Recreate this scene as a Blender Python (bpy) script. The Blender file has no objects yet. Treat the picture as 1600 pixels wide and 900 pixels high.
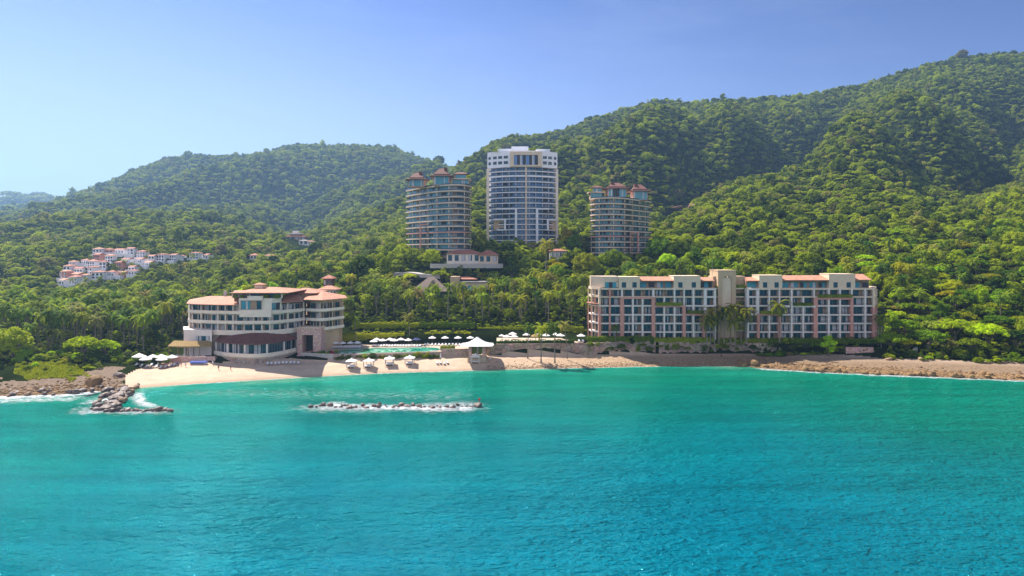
import bpy, math, random
import numpy as np
from mathutils import Vector, Matrix
R = math.radians
random.seed(7); RNG = np.random.default_rng(11)
S = bpy.context.scene
COL = S.collection
# ------------------------------------------------------------------ camera, sky, sun, exposure
F, CX, HY, CZ = 1042.0, 800.0, 395.0, 45.0          # focal length in px of a 1600 px wide frame, horizon row, camera height
cd = bpy.data.cameras.new('camera'); cam = bpy.data.objects.new('camera', cd); COL.objects.link(cam)
cam.location = (0, 0, CZ); cam.rotation_euler = (R(90), 0, 0)
cd.sensor_width = 36; cd.lens = 36*F/1600; cd.shift_y = (HY-450)/1600
cd.clip_start = 1; cd.clip_end = 40000
S.camera = cam
SUN_EL, SUN_AZ = 51, -46                            # azimuth measured from straight ahead, negative = to the left
w = bpy.data.worlds.new('World'); S.world = w; w.use_nodes = True
nt = w.node_tree; bg = nt.nodes['Background']
sky = nt.nodes.new('ShaderNodeTexSky'); sky.sky_type = 'NISHITA'; sky.sun_disc = False
sky.sun_elevation = R(SUN_EL); sky.sun_rotation = R(SUN_AZ); sky.air_density = 1.0; sky.altitude = 900; sky.dust_density = 1.1; sky.ozone_density = 2.0
# a saturated sky: the texture's own gradient, made deeper away from the sun
GAM, TINT_SKY, STR = 1.85, (.104, .101, .150), .08
gm = nt.nodes.new('ShaderNodeGamma'); gm.inputs['Gamma'].default_value = GAM; nt.links.new(sky.outputs[0], gm.inputs['Color'])
tm_ = nt.nodes.new('ShaderNodeMix'); tm_.data_type = 'RGBA'; tm_.blend_type = 'MULTIPLY'; tm_.inputs['Factor'].default_value = 1; tm_.inputs['B'].default_value = (*TINT_SKY, 1)
nt.links.new(gm.outputs[0], tm_.inputs['A'])
# clouds added unseen behind the viewer: they light shaded fronts and show in windows
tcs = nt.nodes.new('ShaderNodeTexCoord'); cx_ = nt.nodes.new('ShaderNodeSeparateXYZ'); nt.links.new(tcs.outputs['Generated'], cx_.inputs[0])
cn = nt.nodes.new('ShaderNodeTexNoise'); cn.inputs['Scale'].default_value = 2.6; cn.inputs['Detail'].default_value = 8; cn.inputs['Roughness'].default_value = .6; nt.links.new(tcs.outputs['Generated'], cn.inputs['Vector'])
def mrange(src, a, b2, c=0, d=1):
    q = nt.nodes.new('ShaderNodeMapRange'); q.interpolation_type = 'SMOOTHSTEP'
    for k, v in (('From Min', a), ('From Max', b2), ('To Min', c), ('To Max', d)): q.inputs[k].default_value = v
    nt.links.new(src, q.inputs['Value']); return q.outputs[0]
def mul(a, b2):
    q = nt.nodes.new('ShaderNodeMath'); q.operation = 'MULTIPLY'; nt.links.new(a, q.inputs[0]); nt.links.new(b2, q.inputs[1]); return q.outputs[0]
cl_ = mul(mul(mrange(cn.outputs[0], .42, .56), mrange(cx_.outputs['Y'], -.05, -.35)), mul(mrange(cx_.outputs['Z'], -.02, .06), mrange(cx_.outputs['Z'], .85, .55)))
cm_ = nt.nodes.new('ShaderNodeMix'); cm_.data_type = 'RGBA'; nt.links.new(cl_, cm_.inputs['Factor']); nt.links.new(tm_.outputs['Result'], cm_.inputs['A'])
FILL_CLOUD = .72/STR; cm_.inputs['B'].default_value = (FILL_CLOUD*.92, FILL_CLOUD*.93, FILL_CLOUD*1.08, 1)
# pale sea haze low over the land, strongest on the sun's side
hz_ = mul(mrange(cx_.outputs['Z'], .42, .0), mrange(cx_.outputs['X'], .75, -.5, .12, .95))
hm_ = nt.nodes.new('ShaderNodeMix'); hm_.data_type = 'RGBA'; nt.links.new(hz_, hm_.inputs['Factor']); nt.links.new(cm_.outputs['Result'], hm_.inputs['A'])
hm_.inputs['B'].default_value = (.31/STR, .35/STR, .45/STR, 1)
# a few faint high wisps
wm_ = nt.nodes.new('ShaderNodeMapping'); wm_.inputs['Scale'].default_value = (1.2, 1.2, 5); wm_.inputs['Rotation'].default_value = (0, R(18), 0); nt.links.new(tcs.outputs['Generated'], wm_.inputs[0])
wn_ = nt.nodes.new('ShaderNodeTexNoise'); wn_.inputs['Scale'].default_value = 2.2; wn_.inputs['Detail'].default_value = 7; wn_.inputs['Roughness'].default_value = .62; wn_.inputs['Distortion'].default_value = .6; nt.links.new(wm_.outputs[0], wn_.inputs['Vector'])
wi_ = nt.nodes.new('ShaderNodeMix'); wi_.data_type = 'RGBA'; nt.links.new(mrange(wn_.outputs[0], .47, .78, 0, .10), wi_.inputs['Factor']); nt.links.new(hm_.outputs['Result'], wi_.inputs['A']); wi_.inputs['B'].default_value = (.33/STR, .37/STR, .47/STR, 1)
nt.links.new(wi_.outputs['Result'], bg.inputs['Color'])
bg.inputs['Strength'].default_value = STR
sl = bpy.data.lights.new('sun', 'SUN'); sl.energy = 5.0; sl.angle = R(0.5); sl.color = (1, 0.94, 0.84)
so = bpy.data.objects.new('sun', sl); COL.objects.link(so)
sdir = Vector((math.sin(R(SUN_AZ))*math.cos(R(SUN_EL)), math.cos(R(SUN_AZ))*math.cos(R(SUN_EL)), math.sin(R(SUN_EL))))
so.rotation_euler = sdir.to_track_quat('Z', 'Y').to_euler(); so.location = (0, 0, 300)
S.view_settings.view_transform = 'Standard'; S.view_settings.look = 'None'
S.view_settings.exposure = 1.12; S.view_settings.gamma = 1; S.view_settings.use_curve_mapping = False
S.render.engine = 'CYCLES'
S.cycles.use_denoising = True
S.cycles.max_bounces = 6; S.cycles.diffuse_bounces = 3; S.cycles.glossy_bounces = 3; S.cycles.transmission_bounces = 4
S.cycles.transparent_max_bounces = 6; S.cycles.volume_bounces = 0
S.cycles.caustics_reflective = False; S.cycles.caustics_refractive = False
S.cycles.sample_clamp_indirect = 6

# ------------------------------------------------------------------ helpers
def at(px, py, Y): return Vector(((px-CX)*Y/F, Y, CZ+(HY-py)*Y/F))
def XY(px, Y): return ((px-CX)*Y/F, Y)
def zz(py, Y): return CZ+(HY-py)*Y/F

def tag(o, label=None, cat=None, group=None, kind=None):
    for k, v in (('label', label), ('category', cat), ('group', group), ('kind', kind)):
        if v: o[k] = v
    return o
def thing(name, label, cat, loc=(0, 0, 0), rz=0, group=None):
    o = bpy.data.objects.new(name, None); COL.objects.link(o); o.location = loc; o.rotation_euler = (0, 0, rz)
    o.empty_display_size = 0.5
    return tag(o, label, cat, group)
def root_loc(p):
    while p.parent: p = p.parent
    return Vector(p.location)
def link(name, me, parent=None):
    o = bpy.data.objects.new(name, me); COL.objects.link(o)
    if parent: o.parent = parent
    return o
KIDS = {}
def kids(o):
    return list(o.children)
def dup(o, loc=None, rz=None, label=None, group=None, parent=None, scale=None):
    c = o.copy(); COL.objects.link(c)
    if parent is not None: c.parent = parent
    if loc is not None: c.location = loc
    if rz is not None: c.rotation_euler = (c.rotation_euler[0], c.rotation_euler[1], rz)
    if scale is not None: c.scale = (scale,)*3 if not hasattr(scale, '__len__') else scale
    if label: c['label'] = label
    if group: c['group'] = group
    for k in kids(o): dup(k, parent=c)
    return c

class MB:
    def __init__(s): s.v = []; s.f = []; s.m = []
    def add(s, vs, fs, m=0):
        b = len(s.v); s.v += [tuple(p) for p in vs]; s.f += [tuple(b+i for i in f) for f in fs]; s.m += [m]*len(fs); return s
    def box(s, x0, x1, y0, y1, z0, z1, m=0):
        vs = [(x, y, z) for z in (z0, z1) for y in (y0, y1) for x in (x0, x1)]
        return s.add(vs, [(0, 2, 3, 1), (4, 5, 7, 6), (0, 1, 5, 4), (2, 6, 7, 3), (0, 4, 6, 2), (1, 3, 7, 5)], m)
    def obox(s, p, q, t, z0, z1, m=0, out=0.0):
        """box standing on the segment p-q, thickness t to the left of p->q (away from the viewer for left-to-right), moved by out"""
        d = Vector((q[0]-p[0], q[1]-p[1])); d.normalize(); n = Vector((-d.y, d.x))
        a = [(p[0]+n.x*out, p[1]+n.y*out), (q[0]+n.x*out, q[1]+n.y*out), (q[0]+n.x*(out+t), q[1]+n.y*(out+t)), (p[0]+n.x*(out+t), p[1]+n.y*(out+t))]
        return s.prism(a, z0, z1, m)
    def prism(s, poly, z0, z1, m=0):
        n = len(poly)
        ar = sum(poly[i][0]*poly[(i+1) % n][1]-poly[(i+1) % n][0]*poly[i][1] for i in range(n))
        if ar < 0: poly = poly[::-1]
        vs = [(x, y, z0) for x, y in poly]+[(x, y, z1) for x, y in poly]
        fs = [tuple(range(n-1, -1, -1)), tuple(range(n, 2*n))]+[(i, (i+1) % n, n+(i+1) % n, n+i) for i in range(n)]
        return s.add(vs, fs, m)
    def loft(s, pa, za, pb, zb, m=0, cap=True):
        """two equal-length closed outlines joined"""
        n = len(pa)
        vs = [(x, y, za) for x, y in pa]+[(x, y, zb) for x, y in pb]
        fs = [(i, (i+1) % n, n+(i+1) % n, n+i) for i in range(n)]
        if cap: fs += [tuple(range(n-1, -1, -1)), tuple(range(n, 2*n))]
        return s.add(vs, fs, m)
    def hip(s, x0, x1, y0, y1, z0, z1, rin=None, th=0.35, m=0, axis='x'):
        """hipped roof: eave rectangle, fascia of height th, ridge"""
        if axis == 'x':
            k = min((y1-y0)/2, (x1-x0)/2-.1) if rin is None else rin
            r = [(x0+k, (y0+y1)/2), (x1-k, (y0+y1)/2)]
        else:
            k = min((x1-x0)/2, (y1-y0)/2-.1) if rin is None else rin
            r = [((x0+x1)/2, y0+k), ((x0+x1)/2, y1-k)]
        s.box(x0+.003, x1-.003, y0+.003, y1-.003, z0-th, z0, m)
        vs = [(x0-.1, y0-.1, z0), (x1+.1, y0-.1, z0), (x1+.1, y1+.1, z0), (x0-.1, y1+.1, z0), (*r[0], z1), (*r[1], z1)]
        fs = [(0, 1, 5, 4), (1, 2, 5), (2, 3, 4, 5), (3, 0, 4)] if axis == 'x' else [(0, 1, 4), (1, 2, 5, 4), (2, 3, 5), (3, 0, 4, 5)]
        return s.add(vs, fs+[(3, 2, 1, 0)], m)
    def tube(s, p, q, r0, r1, n=8, m=0):
        p, q = Vector(p), Vector(q); d = (q-p).normalized()
        a = d.orthogonal().normalized(); b = d.cross(a)
        vs = [p+(a*math.cos(t)+b*math.sin(t))*r0 for t in [6.2832*i/n for i in range(n)]]
        vs += [q+(a*math.cos(t)+b*math.sin(t))*r1 for t in [6.2832*i/n for i in range(n)]]
        fs = [(i, (i+1) % n, n+(i+1) % n, n+i) for i in range(n)]+[tuple(range(n-1, -1, -1)), tuple(range(n, 2*n))]
        return s.add(vs, fs, m)
    def build(s, name, mats, parent=None, smooth=False, local=False):
        me = bpy.data.meshes.new(name)
        o0 = Vector((0, 0, 0)) if (parent is None or local) else root_loc(parent)
        me.from_pydata([(x-o0.x, y-o0.y, z-o0.z) for x, y, z in s.v], [], s.f)
        for mm in (mats if isinstance(mats, (list, tuple)) else [mats]): me.materials.append(mm)
        me.polygons.foreach_set('material_index', s.m)
        if smooth: me.polygons.foreach_set('use_smooth', [True]*len(s.f))
        me.update()
        return link(name, me, parent)

# ------------------------------------------------------------------ materials
def mat(name, col, rough=0.8, var=0.12, scale=0.6, bump=0.0, bscale=3.0, spec=0.3, col2=None, stretch=(1, 1, 1), metallic=0.0, brick=None):
    m = bpy.data.materials.new(name); m.use_nodes = True; t = m.node_tree; b = t.nodes['Principled BSDF']
    b.inputs['Roughness'].default_value = rough; b.inputs['Specular IOR Level'].default_value = spec; b.inputs['Metallic'].default_value = metallic
    tc = t.nodes.new('ShaderNodeTexCoord'); mp = t.nodes.new('ShaderNodeMapping'); mp.inputs['Scale'].default_value = stretch
    t.links.new(tc.outputs['Object'], mp.inputs[0])
    n = t.nodes.new('ShaderNodeTexNoise'); n.inputs['Scale'].default_value = scale; n.inputs['Detail'].default_value = 6; n.inputs['Roughness'].default_value = .65
    t.links.new(mp.outputs[0], n.inputs['Vector'])
    r = t.nodes.new('ShaderNodeValToRGB')
    c2 = col2 or tuple(min(1, c*(1+var)) for c in col)
    c1 = tuple(c*(1-var) for c in col) if col2 is None else col
    r.color_ramp.elements[0].position = .32; r.color_ramp.elements[0].color = (*c1, 1)
    r.color_ramp.elements[1].position = .68; r.color_ramp.elements[1].color = (*c2, 1)
    t.links.new(n.outputs[0], r.inputs[0]); t.links.new(r.outputs[0], b.inputs['Base Color'])
    if bump:
        n2 = t.nodes.new('ShaderNodeTexNoise'); n2.inputs['Scale'].default_value = bscale; n2.inputs['Detail'].default_value = 5
        t.links.new(mp.outputs[0], n2.inputs['Vector'])
        bp = t.nodes.new('ShaderNodeBump'); bp.inputs['Strength'].default_value = bump; bp.inputs['Distance'].default_value = .3
        t.links.new(n2.outputs[0], bp.inputs['Height']); t.links.new(bp.outputs[0], b.inputs['Normal'])
    return m

def tile_mat(name, col, col2):
    m = mat(name, col, .75, 0, .5, col2=col2, bump=.25, bscale=2)
    t = m.node_tree; b = t.nodes['Principled BSDF']
    tc = t.nodes.new('ShaderNodeTexCoord'); wv = t.nodes.new('ShaderNodeTexWave'); wv.wave_type = 'BANDS'; wv.bands_direction = 'X'
    wv.inputs['Scale'].default_value = 1.1; wv.inputs['Distortion'].default_value = .6
    t.links.new(tc.outputs['Object'], wv.inputs[0])
    bp = t.nodes.new('ShaderNodeBump'); bp.inputs['Strength'].default_value = .5; bp.inputs['Distance'].default_value = .12
    old = b.inputs['Normal'].links[0].from_node
    t.links.new(wv.outputs['Fac'], bp.inputs['Height']); t.links.new(old.outputs[0], bp.inputs['Normal']); t.links.new(bp.outputs[0], b.inputs['Normal'])
    return m

def stone_mat(name, c1, c2, scale=1.2):
    m = mat(name, c1, .9, 0, .35, col2=c2)
    t = m.node_tree; b = t.nodes['Principled BSDF']; src = b.inputs['Base Color'].links[0].from_socket
    tc = t.nodes.new('ShaderNodeTexCoord'); vo = t.nodes.new('ShaderNodeTexVoronoi'); vo.inputs['Scale'].default_value = scale; vo.feature = 'DISTANCE_TO_EDGE'
    vc = t.nodes.new('ShaderNodeTexVoronoi'); vc.inputs['Scale'].default_value = scale
    t.links.new(tc.outputs['Object'], vo.inputs['Vector']); t.links.new(tc.outputs['Object'], vc.inputs['Vector'])
    mr = t.nodes.new('ShaderNodeMapRange'); mr.inputs['From Max'].default_value = .08; mr.inputs['To Min'].default_value = .45
    t.links.new(vo.outputs['Distance'], mr.inputs['Value'])
    hs = t.nodes.new('ShaderNodeHueSaturation'); t.links.new(src, hs.inputs['Color']); t.links.new(mr.outputs[0], hs.inputs['Value'])
    mx = t.nodes.new('ShaderNodeMix'); mx.data_type = 'RGBA'; mx.blend_type = 'OVERLAY'; mx.inputs['Factor'].default_value = .16
    t.links.new(hs.outputs[0], mx.inputs['A']); t.links.new(vc.outputs['Color'], mx.inputs['B'])
    ds = t.nodes.new('ShaderNodeHueSaturation'); ds.inputs['Saturation'].default_value = .8; t.links.new(mx.outputs['Result'], ds.inputs['Color'])
    t.links.new(ds.outputs[0], b.inputs['Base Color'])
    bp = t.nodes.new('ShaderNodeBump'); bp.inputs['Strength'].default_value = .8; bp.inputs['Distance'].default_value = .2
    t.links.new(vo.outputs['Distance'], bp.inputs['Height']); t.links.new(bp.outputs[0], b.inputs['Normal'])
    return m

def leaf_mat(name, dark, light, trans=0.3, random_amt=1.0, tint=True):
    m = bpy.data.materials.new(name); m.use_nodes = True; t = m.node_tree; b = t.nodes['Principled BSDF']; out = t.nodes['Material Output']
    b.inputs['Roughness'].default_value = .6; b.inputs['Specular IOR Level'].default_value = .03
    oi = t.nodes.new('ShaderNodeObjectInfo'); g = t.nodes.new('ShaderNodeNewGeometry')
    n = t.nodes.new('ShaderNodeTexNoise'); n.inputs['Scale'].default_value = .22; n.inputs['Detail'].default_value = 3
    t.links.new(g.outputs['Position'], n.inputs['Vector'])
    # per-leaf, per-clump and per-tree variety of leaf colour
    a1 = t.nodes.new('ShaderNodeMath'); a1.operation = 'MULTIPLY_ADD'; a1.inputs[1].default_value = .85*random_amt; t.links.new(oi.outputs['Random'], a1.inputs[0])
    a2 = t.nodes.new('ShaderNodeMath'); a2.operation = 'MULTIPLY_ADD'; a2.inputs[1].default_value = .35; a2.inputs[2].default_value = -.20
    t.links.new(g.outputs['Random Per Island'], a2.inputs[0]); 
    a3 = t.nodes.new('ShaderNodeMath'); a3.operation = 'MULTIPLY_ADD'; a3.inputs[1].default_value = .4
    t.links.new(n.outputs[0], a3.inputs[0]); t.links.new(a2.outputs[0], a3.inputs[2]); t.links.new(a3.outputs[0], a1.inputs[2])
    r = t.nodes.new('ShaderNodeValToRGB'); r.color_ramp.elements[0].color = (*dark, 1); r.color_ramp.elements[1].color = (*light, 1)
    r.color_ramp.elements[0].position = .15; r.color_ramp.elements[1].position = .95
    t.links.new(a1.outputs[0], r.inputs[0]); src = r.outputs[0]
    k1 = t.nodes.new('ShaderNodeMath'); k1.operation = 'MULTIPLY'; k1.inputs[1].default_value = 13.7; t.links.new(oi.outputs['Random'], k1.inputs[0])
    k2 = t.nodes.new('ShaderNodeMath'); k2.operation = 'FRACT'; t.links.new(k1.outputs[0], k2.inputs[0])
    k3 = t.nodes.new('ShaderNodeMapRange'); k3.inputs['From Min'].default_value = .90; k3.inputs['From Max'].default_value = .97; k3.inputs['To Max'].default_value = .6*random_amt; t.links.new(k2.outputs[0], k3.inputs['Value'])
    km = t.nodes.new('ShaderNodeMix'); km.data_type = 'RGBA'; t.links.new(k3.outputs[0], km.inputs['Factor']); t.links.new(src, km.inputs['A']); km.inputs['B'].default_value = (.24, .19, .08, 1); src = km.outputs['Result']
    if tint:
        mx = t.nodes.new('ShaderNodeMix'); mx.data_type = 'RGBA'; mx.blend_type = 'MULTIPLY'; mx.inputs['Factor'].default_value = 1
        t.links.new(src, mx.inputs['A']); t.links.new(oi.outputs['Color'], mx.inputs['B']); src = mx.outputs['Result']
    t.links.new(src, b.inputs['Base Color'])
    tr = t.nodes.new('ShaderNodeBsdfTranslucent'); sh = t.nodes.new('ShaderNodeMixShader'); sh.inputs[0].default_value = trans
    hs = t.nodes.new('ShaderNodeHueSaturation'); hs.inputs['Value'].default_value = 1.7; hs.inputs['Hue'].default_value = .485
    t.links.new(src, hs.inputs['Color']); t.links.new(hs.outputs[0], tr.inputs[0])
    t.links.new(b.outputs[0], sh.inputs[1]); t.links.new(tr.outputs[0], sh.inputs[2]); t.links.new(sh.outputs[0], out.inputs[0])
    return m

def glass_mat(name, c1, c2, scale=.25):
    return mat(name, c1, .1, 0, scale, col2=c2, spec=.6)

M = {}
M['white'] = mat('white_render', (.75, .66, .61), .8, .06, .4)
M['brightwhite'] = mat('bright_white_render', (.84, .82, .85), .8, .05, .4)
M['ivory'] = mat('ivory_render', (.79, .67, .55), .85, .09, .35)
M['cream'] = mat('cream_render', (.72, .55, .40), .85, .08, .4)
M['tan'] = mat('tan_render', (.54, .38, .24), .85, .1, .4)
M['pink'] = mat('salmon_render', (.60, .29, .23), .85, .12, .4)
M['pinkstone'] = stone_mat('pink_stone', (.58, .29, .23), (.70, .39, .31), .9)
M['stone'] = stone_mat('rubble_stone', (.36, .24, .18), (.50, .35, .27), 1.0)
M['bluff'] = stone_mat('bluff_rock', (.28, .19, .125), (.46, .32, .22), .45)
M['tile'] = tile_mat('clay_tile', (.42, .19, .115), (.56, .29, .19))
M['maroon'] = tile_mat('dark_clay_tile', (.13, .05, .04), (.20, .08, .06))
M['redtile'] = tile_mat('red_clay_tile', (.34, .12, .08), (.46, .19, .12))
M['thatch'] = mat('palm_thatch', (.36, .24, .10), .95, .3, 2.5, bump=.8, bscale=5, stretch=(1, 1, 4))
M['greythatch'] = mat('weathered_thatch', (.25, .19, .16), .95, .25, 2.0, bump=.8, bscale=4)
M['glass'] = glass_mat('window_glass', (.010, .03, .055), (.02, .085, .11))
M['teal'] = glass_mat('teal_glass', (.035, .19, .25), (.08, .34, .40))
M['blueglass'] = glass_mat('blue_glass', (.045, .13, .34), (.11, .27, .54))
M['dark'] = mat('dark_metal', (.03, .03, .035), .5, .1, 1)
M['frame'] = mat('window_frame_metal', (.25, .24, .24), .5, .1, 1)
M['interior'] = mat('curtained_wall', (.34, .22, .15), .9, .3, .5)
M['rail'] = mat('railing_glass', (.03, .075, .10), .1, .1, .3, spec=.7)
M['paving'] = mat('terrace_paving', (.50, .38, .28), .85, .15, .7)
M['concrete'] = mat('pale_concrete', (.46, .42, .38), .9, .12, .4)
M['canvas'] = mat('white_canvas', (.80, .76, .74), .9, .04, 1)
M['bluecanvas'] = mat('navy_canvas', (.04, .05, .13), .9, .1, 1)
M['blue'] = mat('pale_blue_cloth', (.15, .22, .62), .9, .1, 1)
M['wood'] = mat('weathered_wood', (.20, .13, .08), .85, .2, 2)
M['whiteplastic'] = mat('white_cushion', (.72, .72, .76), .6, .05, 1)
M['trunk'] = mat('grey_bark', (.16, .12, .085), .95, .3, 1.5, bump=.5)
M['palmtrunk'] = mat('palm_bark', (.24, .19, .15), .95, .25, 2, bump=.4, stretch=(1, 1, 5))
M['leaf'] = leaf_mat('broad_leaves', (.014, .050, .005), (.33, .405, .011), trans=.32)
M['palmleaf'] = leaf_mat('palm_leaves', (.022, .07, .008), (.26, .28, .02), trans=.4)
M['hedge'] = leaf_mat('hedge_leaves', (.05, .11, .005), (.30, .34, .012), tint=True)
M['shore'] = mat('stony_shore', (.10, .066, .044), .95, 0, 1.2, col2=(.24, .165, .11), bump=.8, bscale=2)
M['rock'] = mat('brown_rock', (.19, .12, .075), .9, .0, .5, col2=(.42, .29, .18), bump=.7, bscale=1.6)
M['darkrock'] = mat('wet_dark_rock', (.06, .042, .038), .6, .0, .5, col2=(.20, .13, .10), bump=.7, bscale=1.6, spec=.5)
M['ochrerock'] = mat('ochre_rock', (.13, .075, .035), .9, .0, .5, col2=(.36, .22, .10), bump=.7, bscale=1.6)
M['curtain'] = mat('pale_curtain', (.50, .48, .50), .9, .2, .7)
M['red'] = mat('red_paint', (.6, .05, .03), .5, .1, 1)
# ------------------------------------------------------------------ terrain
def _hash(ix, iy, s):
    h = (ix.astype(np.int64)*374761393+iy.astype(np.int64)*668265263+s*1442695041) & 0x7fffffff
    h = ((h ^ (h >> 13))*1274126177) & 0x7fffffff
    return ((h ^ (h >> 16)) & 0xffff)/65535.0
def vnoise(x, y, s=0):
    x = np.asarray(x, float); y = np.asarray(y, float)
    ix = np.floor(x); iy = np.floor(y); fx = x-ix; fy = y-iy
    fx = fx*fx*fx*(fx*(fx*6-15)+10); fy = fy*fy*fy*(fy*(fy*6-15)+10)
    a = _hash(ix, iy, s); b = _hash(ix+1, iy, s); c = _hash(ix, iy+1, s); d = _hash(ix+1, iy+1, s)
    return (a*(1-fx)+b*fx)*(1-fy)+(c*(1-fx)+d*fx)*fy
def fbm(x, y, s=0, o=4):
    t = 0; a = .5
    for k in range(o): t = t+a*(vnoise(x, y, s+k)-.5); x = x*2.03; y = y*2.03; a *= .5
    return t
SHORE = [(-900, 622), (0, 619), (100, 616), (150, 611), (180, 612), (205, 610), (222, 606), (300, 600), (400, 594), (500, 588), (600, 583), (700, 580),
         (800, 577), (900, 575), (1000, 573), (1100, 572), (1170, 573), (1200, 576), (1300, 582), (1400, 586), (1500, 590), (1600, 594), (2500, 610)]
def shoreY(px):
    py = np.interp(px, [p for p, _ in SHORE], [q for _, q in SHORE])
    return CZ*F/(py-HY)
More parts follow.
